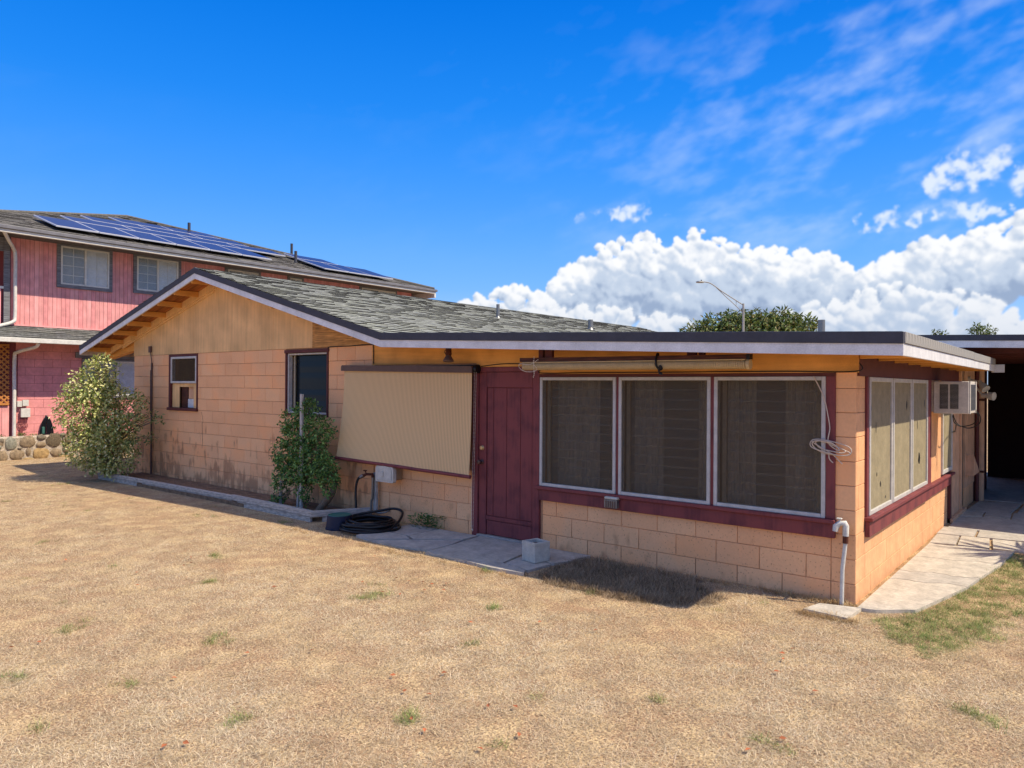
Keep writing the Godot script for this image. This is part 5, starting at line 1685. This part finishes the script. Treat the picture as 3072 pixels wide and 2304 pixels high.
# ---------------------------------------------------------------- plants
# balls: [centre, radii]; leaves spread through them, thinner where the noise says so
func foliage(b: MB, balls: Array, count: int, l: float, w: float, tones: Array, droop: float, thin: float, sd: int, keep: Callable, gaps := 0.0) -> void:
	var f := FastNoiseLite.new()
	f.seed = sd
	f.frequency = 1.0
	var total := 0.0
	for k in balls:
		total += pow(k[1].x * k[1].y * k[1].z, 0.66)
	for k in balls:
		var part_count := int(count * pow(k[1].x * k[1].y * k[1].z, 0.66) / total)
		for i in part_count:
			var d := unit()
			var rad := pow(rng.randf(), 0.30) * rng.randf_range(0.82, 1.08)
			var p: Vector3 = k[0] + d * k[1] * rad
			if f.get_noise_3dv(p * thin) < -0.12 + gaps + 0.25 * (rad - 0.8) or not keep.call(p):
				continue
			var dir := (d * 0.8 + unit() * 0.9 + Vector3.DOWN * droop).normalized()
			var tone: Color = tones[rng.randi() % tones.size()]
			var g := rng.randf_range(0.75, 1.25)
			b.col = Color(tone.r * g, tone.g * g, tone.b * g)
			b.leaf(p, dir, (Vector3.UP + unit() * 0.9 + d * 0.4).normalized(), l * rng.randf_range(0.6, 1.25), w * rng.randf_range(0.7, 1.2))

func branches(b: MB, root: Vector3, balls: Array, per: int, r: float) -> void:
	for k in balls:
		var c0: Vector3 = k[0]
		var m := root.lerp(c0, 0.5) + rv(0.08 * (c0 - root).length())
		b.tube(bez([root, m, c0], 4), [r, r * 0.95, r * 0.9, r * 0.85, r * 0.75, r * 0.7, r * 0.6, r * 0.5, r * 0.45], 6)
		for i in per:
			var e: Vector3 = c0 + unit() * k[1] * rng.randf_range(0.7, 1.0)
			var s := m.lerp(c0, rng.randf())
			b.tube([s, s.lerp(e, 0.5) + rv(0.05 * (e - s).length()), e], [r * 0.35, r * 0.25, r * 0.10], 4)

func build_plants() -> void:
	var b: MB
	# pale variegated bush at the left corner of the cottage
	var t := thing("variegated_bush", "tall pale green variegated bush at the left corner of the cottage", "bush", Vector3(-12.62, 0.0, 0.72))
	var o := Vector3(-12.62, 0, 0.72)
	var balls := []
	for k in [[Vector3(-12.72, 1.98, 0.88), Vector3(0.36, 0.36, 0.34)], [Vector3(-12.86, 1.62, 0.99), Vector3(0.52, 0.46, 0.5)], [Vector3(-12.90, 1.25, 1.02), Vector3(0.66, 0.5, 0.6)], [Vector3(-12.45, 1.30, 0.66), Vector3(0.58, 0.5, 0.45)], [Vector3(-12.60, 0.85, 0.80), Vector3(0.70, 0.5, 0.55)], [Vector3(-12.85, 0.62, 0.98), Vector3(0.55, 0.42, 0.5)], [Vector3(-12.45, 0.50, 0.72), Vector3(0.50, 0.45, 0.42)], [Vector3(-12.70, 0.32, 0.86), Vector3(0.42, 0.26, 0.36)]]:
		balls.append([k[0] - o, k[1]])
	var clear := func(p: Vector3) -> bool:
		return p.y > 0.05 and (p.z + 0.72 > 0.06)
	b = MB.new()
	branches(b, Vector3(0, 0, 0), balls, 14, 0.026)
	part(t, "stems", b.mesh(), M.bark)
	b = MB.new()
	b.colored = true
	foliage(b, balls, 15500, 0.070, 0.038, [Color(0.56, 0.56, 0.22), Color(0.72, 0.68, 0.36), Color(0.34, 0.40, 0.12), Color(0.18, 0.24, 0.07), Color(0.52, 0.53, 0.20)], 0.15, 3.2, 5, clear)
	part(t, "foliage", b.mesh(), M.leaf)
	b = MB.new()
	b.colored = true
	var spray := []
	for i in 8:
		var tip := Vector3(-11.85 + rng.randf_range(-0.5, 0.2), rng.randf_range(0.7, 1.7), 0.3) - o
		spray.append([tip, Vector3(0.14, 0.10, 0.12)])
	foliage(b, spray, 420, 0.06, 0.03, [Color(0.20, 0.25, 0.07), Color(0.38, 0.36, 0.16), Color(0.11, 0.16, 0.05)], 0.2, 1.0, 6, clear)
	for s in spray:
		b.col = Color(0.16, 0.12, 0.09)
		b.tube([Vector3(0.1, 0.7, -0.05), s[0].lerp(Vector3(0.1, 0.8, 0), 0.4), s[0]], [0.008, 0.006, 0.004], 4)
	part(t, "side_sprays", b.mesh(), M.leaf)
	# dark vine tied to stakes
	o = Vector3(-6.78, 0.0, 0.42)
	t = thing("staked_vine", "dark green small-leaved vine with a leaning trunk tied to stakes", "vine", o)
	balls = []
	for k in [[Vector3(-7.05, 1.47, 0.36), Vector3(0.20, 0.16, 0.16)], [Vector3(-7.40, 1.26, 0.38), Vector3(0.26, 0.20, 0.18)], [Vector3(-6.80, 1.16, 0.38), Vector3(0.30, 0.22, 0.2)], [Vector3(-7.20, 1.05, 0.40), Vector3(0.36, 0.26, 0.24)], [Vector3(-7.42, 0.78, 0.42), Vector3(0.32, 0.28, 0.24)], [Vector3(-6.95, 0.82, 0.42), Vector3(0.36, 0.26, 0.24)], [Vector3(-6.62, 0.66, 0.44), Vector3(0.28, 0.24, 0.2)], [Vector3(-7.20, 0.56, 0.44), Vector3(0.34, 0.22, 0.22)], [Vector3(-6.44, 0.50, 0.46), Vector3(0.14, 0.22, 0.14)], [Vector3(-7.58, 0.40, 0.44), Vector3(0.13, 0.30, 0.14)], [Vector3(-7.02, 0.36, 0.46), Vector3(0.14, 0.26, 0.12)], [Vector3(-7.62, 0.14, 0.48), Vector3(0.10, 0.12, 0.1)]]:
		balls.append([k[0] - o, k[1]])
	clear = func(p: Vector3) -> bool:
		return p.y > 0.02 and p.z + 0.42 > 0.04
	b = MB.new()
	b.tube(bez([Vector3(-0.02, -0.02, 0.0), Vector3(0.12, 0.14, -0.01), Vector3(0.30, 0.32, -0.03), Vector3(0.32, 0.48, -0.05), Vector3(0.15, 0.62, -0.06), Vector3(-0.15, 0.72, -0.05)], 4), [0.06, 0.058, 0.056, 0.054, 0.052, 0.05, 0.048, 0.046, 0.044, 0.042, 0.04, 0.038, 0.036, 0.034, 0.03, 0.03, 0.028, 0.026, 0.024, 0.022, 0.02], 9)
	part(t, "trunk", b.mesh(), M.bark)
	b = MB.new()
	branches(b, Vector3(-0.10, 0.55, -0.04), balls, 9, 0.010)
	part(t, "stems", b.mesh(), M.bark)
	b = MB.new()
	b.colored = true
	foliage(b, balls, 14500, 0.046, 0.030, [Color(0.09, 0.19, 0.05), Color(0.15, 0.28, 0.07), Color(0.22, 0.36, 0.10), Color(0.06, 0.12, 0.035)], 0.25, 6.5, 9, clear, 0.10)
	part(t, "foliage", b.mesh(), M.leaf)
	var st := [[Vector3(-7.02, 0.0, 0.50), Vector3(-7.05, 1.66, 0.48), 0.024, "tall weathered white stake standing through the vine"], [Vector3(-7.16, 0.0, 0.46), Vector3(-7.15, 0.72, 0.44), 0.020, "short grey stake behind the tall white stake in the vine"], [Vector3(-7.58, 0.0, 0.46), Vector3(-7.58, 0.40, 0.45), 0.020, "thin stake at the left foot of the vine"]]
	for s in st:
		b = MB.new()
		var dir: Vector3 = (s[1] - s[0]).normalized()
		b.xf = Transform3D(Basis(Vector3.UP.cross(dir).normalized() if Vector3.UP.cross(dir).length() > 1e-4 else Vector3.RIGHT, Vector3.UP.angle_to(dir)), s[0])
		b.cbox(Vector3(-s[2], -0.05, -s[2] * 0.7), Vector3(s[2], (s[1] - s[0]).length(), s[2] * 0.7), 0.004)
		tag(part(self, "stake", b.mesh(), M.grey_post), s[3], "stake", "stakes in the planting bed")
	# small weeds
	for k in [[Vector3(-4.95, 0.02, 0.06), 0.14, "low green weed at the wall foot right of the coiled hose", 260, 0.30], [Vector3(-18.5, 0.42, 0.35), 0.16, "bright green seedling on top of the rock wall bed", 160, 0.22], [Vector3(-18.55, 0.42, 0.8), 0.14, "low green plant on the rock wall bed by the lattice", 120, 0.26], [Vector3(-18.6, 0.42, 0.05), 0.12, "small plant behind the rock wall under the meter boxes", 90, 0.2]]:
		var w := thing("weed", k[2], "weed", k[0])
		b = MB.new()
		b.colored = true
		for i in k[3]:
			var a := rng.randf() * TAU
			var r: float = rng.randf() * k[4]
			b.col = Color(0.09, 0.17, 0.04) * rng.randf_range(0.7, 1.6)
			b.leaf(Vector3(r * cos(a), rng.randf() * k[1], r * sin(a) * 0.4 + 0.04), Vector3(cos(a), rng.randf_range(0.1, 0.9), sin(a)).normalized(), Vector3.UP, 0.05, 0.024)
		b.tube([Vector3(0, -0.01, 0.03), Vector3(0.01, k[1], 0.04)], 0.005, 4)
		part(w, "foliage", b.mesh(), M.leaf)
	# mango tree beyond the street
	o = Vector3(-26.2, 0.0, -67.6)
	t = thing("mango_tree", "broad dark mango tree behind the street lamp", "tree", o)
	balls = []
	for k in [[Vector3(-30.6, 7.2, -64.0), Vector3(2.2, 1.5, 2.2)], [Vector3(-28.8, 8.0, -65.6), Vector3(2.5, 1.6, 2.5)], [Vector3(-27.4, 8.6, -66.8), Vector3(2.0, 1.3, 2.4)], [Vector3(-25.8, 8.55, -67.8), Vector3(2.2, 1.3, 2.6)], [Vector3(-24.2, 8.65, -69.2), Vector3(2.0, 1.3, 2.2)], [Vector3(-22.6, 8.1, -70.6), Vector3(2.0, 1.4, 2.2)], [Vector3(-26.2, 6.6, -67.2), Vector3(5.2, 2.2, 4.6)], [Vector3(-23.6, 7.0, -68.6), Vector3(2.6, 1.8, 2.6)], [Vector3(-29.0, 6.2, -64.6), Vector3(2.8, 1.8, 2.8)]]:
		balls.append([k[0] - o, k[1]])
	b = MB.new()
	b.tube([Vector3(0, -0.2, 0), Vector3(0.1, 2.0, 0), Vector3(0, 4.5, 0.2)], [0.55, 0.45, 0.35], 10)
	branches(b, Vector3(0, 4.2, 0.2), balls, 5, 0.20)
	part(t, "trunk", b.mesh(), M.bark)
	b = MB.new()
	b.colored = true
	foliage(b, balls, 16000, 0.62, 0.20, [Color(0.09, 0.14, 0.04), Color(0.15, 0.21, 0.06), Color(0.06, 0.10, 0.03), Color(0.23, 0.27, 0.09), Color(0.22, 0.19, 0.07)], 0.7, 0.7, 12, func(_p): return true)
	part(t, "crown", b.mesh(), M.leaf)
	for k in [[Vector3(-4.65, 0, -52.94), 5.9, 0.85, "small leafy treetop over the carport roof", 420], [Vector3(-6.9, 0, -51.2), 5.55, 0.42, "tiny treetop just showing above the carport roof", 120]]:
		t = thing("far_tree", k[3], "tree", k[0])
		balls = [[Vector3(0, k[1] - 0.1, 0), Vector3(k[2], 0.42 * k[2] + 0.1, k[2])], [Vector3(-0.35, k[1] + 0.15, 0), Vector3(k[2] * 0.5, 0.26, 0.5)], [Vector3(0, k[1] - 1.2, 0), Vector3(k[2] * 1.5, 1.0, k[2] * 1.5)]]
		b = MB.new()
		b.tube([Vector3(0, -0.1, 0), Vector3(0.1, 2.5, 0), Vector3(0, k[1] - 0.8, 0)], [0.16, 0.13, 0.09], 8)
		branches(b, Vector3(0, k[1] - 1.4, 0), balls, 6, 0.05)
		part(t, "trunk", b.mesh(), M.bark)
		b = MB.new()
		b.colored = true
		foliage(b, balls, k[4] * 3, 0.24, 0.11, [Color(0.10, 0.15, 0.04), Color(0.18, 0.22, 0.07), Color(0.06, 0.10, 0.03)], 0.2, 1.0, 17, func(_p): return true)
		part(t, "crown", b.mesh(), M.leaf)
	# fan of long leaves beside the walk, out of the picture to the right: it throws the fingered shade on the concrete
	t = thing("side_shrub", "long-leaved shrub beside the walk that shades the pale concrete", "shrub", Vector3(2.15, 0, -3.55))
	b = MB.new()
	b.colored = true
	for i in 70:
		var a := rng.randf() * TAU
		var l := rng.randf_range(0.5, 0.95)
		var h0 := rng.randf_range(1.0, 2.0)
		b.col = Color(0.06, 0.12, 0.03) * rng.randf_range(0.7, 1.4)
		var s := Vector3(0, h0, 0)
		var e := s + Vector3(cos(a) * l * 0.75, l * rng.randf_range(0.1, 0.6), sin(a) * l * 0.75)
		b.leaf(s, (e - s).normalized(), Vector3.UP, l, 0.055)
		b.tube([Vector3(rng.randf_range(-0.05, 0.05), 0, rng.randf_range(-0.05, 0.05)), s], 0.008, 4)
	part(t, "leaves", b.mesh(), M.leaf)

func build_street_lamp() -> void:
	var t := thing("street_lamp", "tall grey street lamp with a curved arm in front of the mango tree", "street lamp", Vector3(-21.38, 0, -52.22))
	var b := MB.new()
	b.tube([Vector3(0, -0.1, 0), Vector3(0, 4.0, 0), Vector3(0, 8.75, 0)], [0.14, 0.115, 0.085], 12)
	part(t, "pole", b.mesh(), M.lamp_metal)
	var d := Vector3(-2.59, 0, 2.11)
	var L := func(s: float, y: float) -> Vector3: return d * s + Vector3(0, y, 0)
	b = MB.new()
	b.tube(bez([L.call(0.0, 8.62), L.call(0.30, 9.25), L.call(0.55, 9.78), L.call(0.72, 10.2), L.call(0.85, 10.45), L.call(0.98, 10.53)], 4), 0.045, 8)
	b.tube(bez([L.call(0.0, 7.95), L.call(0.25, 8.75), L.call(0.45, 9.35), L.call(0.68, 10.08)], 4), 0.032, 8)
	b.tube([L.call(0.18, 9.0), L.call(0.18, 8.5)], 0.02, 6)
	part(t, "arm", b.mesh(), M.lamp_metal)
	b = MB.new()
	b.xf = Transform3D(Basis(Vector3.UP, atan2(-d.z, d.x)), L.call(1.08, 10.52))
	b.lathe([Vector2(0, -0.10), Vector2(0.16, -0.08), Vector2(0.2, 0.0), Vector2(0.14, 0.07), Vector2(0, 0.09)], 14, Transform3D(Basis.from_scale(Vector3(1.9, 1.0, 0.9)), Vector3.ZERO))
	part(t, "lamp_head", b.mesh(), M.lamp_metal)
	b = MB.new()
	b.xf = Transform3D(Basis.IDENTITY, L.call(1.05, 10.60))
	b.lathe([Vector2(0, 0), Vector2(0.05, 0), Vector2(0.05, 0.09), Vector2(0, 0.11)], 8)
	part(t, "photocell", b.mesh(), M.drip)

# ---------------------------------------------------------------- grass
func tuft(sd: int, blades: int, l0: float, l1: float, spread: float, width: float, flat: float) -> Mesh:
	rng.seed = sd
	var b := MB.new()
	b.colored = true
	for i in blades:
		var a := rng.randf() * TAU
		var p := Vector3(rng.randf_range(-spread, spread), -0.004, rng.randf_range(-spread, spread))
		var l := rng.randf_range(l0, l1)
		var out := Vector3(cos(a), 0, sin(a))
		var rise := lerpf(rng.randf_range(0.05, 1.2), rng.randf_range(0.0, 0.35), flat)
		var m := p + (out * 0.7 + Vector3.UP * rise).normalized() * l * 0.55
		var e := m + (out + Vector3.UP * (rise - 0.2)).normalized() * l * 0.45
		e.y = maxf(e.y, 0.003)
		var w := out.cross(Vector3.UP).normalized() * width * 0.5
		var g := rng.randf_range(0.5, 1.2)
		b.col = Color(g, g * rng.randf_range(0.95, 1.0), g * rng.randf_range(0.85, 1.0))
		b.quad(p - w, p + w, m + w * 0.8, m - w * 0.8)
		b.tri(m - w * 0.8, m + w * 0.8, e)
	return b.mesh()

func scatter(called: String, label: String, mesh: Mesh, xs: Array, cs: Array) -> void:
	var mm := MultiMesh.new()
	mm.transform_format = MultiMesh.TRANSFORM_3D
	mm.use_colors = true
	mm.mesh = mesh
	mm.instance_count = xs.size()
	for i in xs.size():
		mm.set_instance_transform(i, xs[i])
		mm.set_instance_color(i, cs[i])
	var o := MultiMeshInstance3D.new()
	o.name = numbered(called)
	o.multimesh = mm
	o.material_override = M.grass
	o.set_meta("kind", "stuff")
	tag(o, label, "grass")
	add_child(o)

func on_lawn(x: float, z: float) -> bool:
	if x > -13.45 and x < 0.02 and z < 0.03:
		return false
	if x > -13.05 and x < -6.0 and z < 0.84:
		return x > -6.3 and z > 0.84
	if x > -5.25 and x < -2.58 and z < 1.05 + 0.06 * sin(x * 9.0):
		return z > 1.0 and x > -2.7
	if x > 0.0 and z < 0.0 and z > -3.1:
		return x > ramp([[-3.12, 0.84], [-2.3, 0.76], [-1.3, 0.63], [-0.28, 0.5], [0.0, 0.42]], z)
	if x > 0.0 and z <= -3.1:
		return x > 1.0 and z > -4.2
	if x > -0.28 and x < 0.09 and z > 0.18 and z < 0.49:
		return false
	if absf(x + 5.42) < 0.42 and absf(z - 0.62) < 0.42:
		return false
	if x < -17.88:
		return false
	return true

func build_grass() -> void:
	var eye := Vector3(1.553, 0, 6.4306)
	var fwd := Vector3(-0.6306, 0, -0.7761)
	var right := Vector3(0.7761, 0, -0.6306)
	var patch := FastNoiseLite.new()
	patch.seed = 77
	patch.frequency = 0.55
	patch.fractal_octaves = 3
	var forms := [tuft(1, 26, 0.012, 0.04, 0.06, 0.0019, 0.55), tuft(2, 26, 0.012, 0.036, 0.06, 0.0018, 0.8), tuft(3, 24, 0.015, 0.05, 0.055, 0.0019, 0.3), tuft(4, 16, 0.03, 0.09, 0.06, 0.0019, 0.95)]
	var tall := tuft(5, 22, 0.05, 0.12, 0.05, 0.003, 0.1)
	rng.seed = 4242
	var xs := [[], [], [], []]
	var cs := [[], [], [], []]
	var gx := []
	var gc := []
	var wx := []
	var wc := []
	var cell := 0.25
	var ix := -72
	while ix < 16:
		var iz := -18
		while iz < 24:
			var c0 := Vector3(ix * cell, 0, iz * cell)
			iz += 1
			var dv := c0 - eye
			var dep := dv.dot(fwd)
			var lat := dv.dot(right)
			if dep < 2.6 or absf(lat) > dep * 0.80 + 1.0:
				continue
			var dens := clampf(5600.0 / dep, 460.0, 1500.0)
			var cnt := int(dens * cell * cell + rng.randf())
			for i in cnt:
				var x := c0.x + rng.randf() * cell
				var z := c0.z + rng.randf() * cell
				if not on_lawn(x, z):
					continue
				var nz := patch.get_noise_2d(x, z)
				var fine := patch.get_noise_2d(x * 5.0 + 50.0, z * 5.0)
				if nz + 0.6 * fine < -0.34 and rng.randf() < 0.6:      # bare soil
					continue
				# how green: the damp strip beside the walk, and odd sprigs
				var green := 0.0
				if x > 0.0 and z < 1.9:
					var off := absf(x - ramp([[-3.5, 1.15], [-2.0, 1.0], [-0.5, 0.75], [0.3, 0.6], [1.5, 0.4]], z))
					green = smoothstep(0.50, 0.10, off + 0.28 * fine) * smoothstep(1.15, 0.35, z + 0.5 * nz)
				if patch.get_noise_2d(x * 2.3 + 200.0, z * 2.3 + 10.0) > 0.55:
					green = maxf(green, 0.35)
				var k := rng.randi() % 4
				var s := rng.randf_range(0.75, 1.3)
				var tone := Color(0.68, 0.53, 0.34).lerp(Color(0.80, 0.68, 0.48), clampf(0.5 + nz + 0.5 * fine, 0, 1)).lerp(Color(0.36, 0.26, 0.15), 0.8 if rng.randf() < 0.33 else 0.0)
				tone = tone.lerp(Color(0.16, 0.24, 0.055), green * rng.randf_range(0.6, 1.0)) * rng.randf_range(0.82, 1.12)
				var xf := Transform3D(Basis(Vector3.UP, rng.randf() * TAU).scaled(Vector3(s, s * rng.randf_range(0.7, 1.1), s)), Vector3(x, 0, z))
				if green > 0.3 and rng.randf() < 0.45:
					gx.append(Transform3D(Basis(Vector3.UP, rng.randf() * TAU).scaled(Vector3.ONE * rng.randf_range(0.35, 0.75)), Vector3(x, 0, z)))
					gc.append(Color(0.17, 0.26, 0.06).lerp(Color(0.42, 0.40, 0.17), rng.randf() * 0.6) * rng.randf_range(0.8, 1.2))
				else:
					xs[k].append(xf)
					cs[k].append(tone)
		ix += 1
	# longer dead grass: the heap under the front windows, wall feet and slab edges
	for i in 2600:
		var x := rng.randf_range(-2.9, -0.9)
		var z := rng.randf_range(0.12, 1.15)
		var e := pow((x + 1.85) / 0.9, 2.0) + pow((z - 0.62) / 0.55, 2.0)
		if e > 1.0 + 0.5 * patch.get_noise_2d(x * 4.0, z * 4.0) or not on_lawn(x, z):
			continue
		wx.append(Transform3D(Basis(Vector3.UP, rng.randf() * TAU).scaled(Vector3.ONE * rng.randf_range(0.5, 1.05)), Vector3(x, 0, z)))
		wc.append(Color(0.38, 0.28, 0.18) * rng.randf_range(0.6, 1.25))
	for i in 520:
		var p := Vector3.ZERO
		match i % 5:
			0: p = Vector3(rng.randf_range(-0.62, 0.02), 0, rng.randf_range(0.03, 0.12))
			1: p = Vector3(rng.randf_range(-2.5, -0.3), 0, rng.randf_range(0.03, 0.14))
			2: p = Vector3(rng.randf_range(-6.3, -2.6), 0, rng.randf_range(1.15, 1.28))
			3: p = Vector3(rng.randf_range(-0.30, 0.12), 0, rng.randf_range(0.46, 0.56))
			4: p = Vector3(rng.randf_range(0.0, 0.07), 0, rng.randf_range(-4.4, 0.1))
		var sc := rng.randf_range(0.35, 0.8) * (0.6 if i % 5 == 4 else 1.0)
		wx.append(Transform3D(Basis(Vector3.UP, rng.randf() * TAU).scaled(Vector3.ONE * sc), p))
		wc.append(Color(0.62, 0.46, 0.25).lerp(Color(0.5, 0.30, 0.14), rng.randf() * 0.7) * rng.randf_range(0.8, 1.15))
	for k in 4:
		scatter("dry_grass", "short dry straw-coloured grass of the lawn", forms[k], xs[k], cs[k])
	scatter("green_grass", "green grass beside the walk and in sprigs on the lawn", tall, gx, gc)
	scatter("dead_grass", "longer brown dead grass under the front windows and along wall feet", tall, wx, wc)
	# fallen leaves
	rng.seed = 99
	var lf := MB.new()
	lf.colored = true
	lf.col = Color(1, 1, 1)
	lf.leaf(Vector3(-0.02, 0.004, 0), Vector3(1, 0.1, 0).normalized(), Vector3.UP, 0.042, 0.024)
	var lx := []
	var lc := []
	for i in 150:
		var dep := rng.randf_range(3.4, 7.5)
		var lat := rng.randf_range(-0.75, 0.45) * dep
		var p := eye + fwd * dep + right * lat
		if not on_lawn(p.x, p.z) or p.z < 1.2 or patch.get_noise_2d(p.x * 1.3, p.z * 1.3) < 0.0:
			continue
		lx.append(Transform3D(Basis(Vector3.UP, rng.randf() * TAU) * Basis(Vector3.RIGHT, rng.randf_range(-0.5, 0.5)), p + Vector3(0, 0.02, 0)))
		lc.append(Color(0.36, 0.12, 0.05) * rng.randf_range(0.7, 1.4))
	scatter("fallen_leaves", "scattered russet fallen leaves on the dry lawn", lf.mesh(), lx, lc)

func _ready() -> void:
	rng.seed = 20240
	make_camera_and_light()
	make_textures()
	make_materials()
	build_ground()
	build_cottage()
	build_carport()
	build_pink_house()
	build_rock_wall()
	build_fixtures()
	build_street_lamp()
	build_plants()
	build_grass()
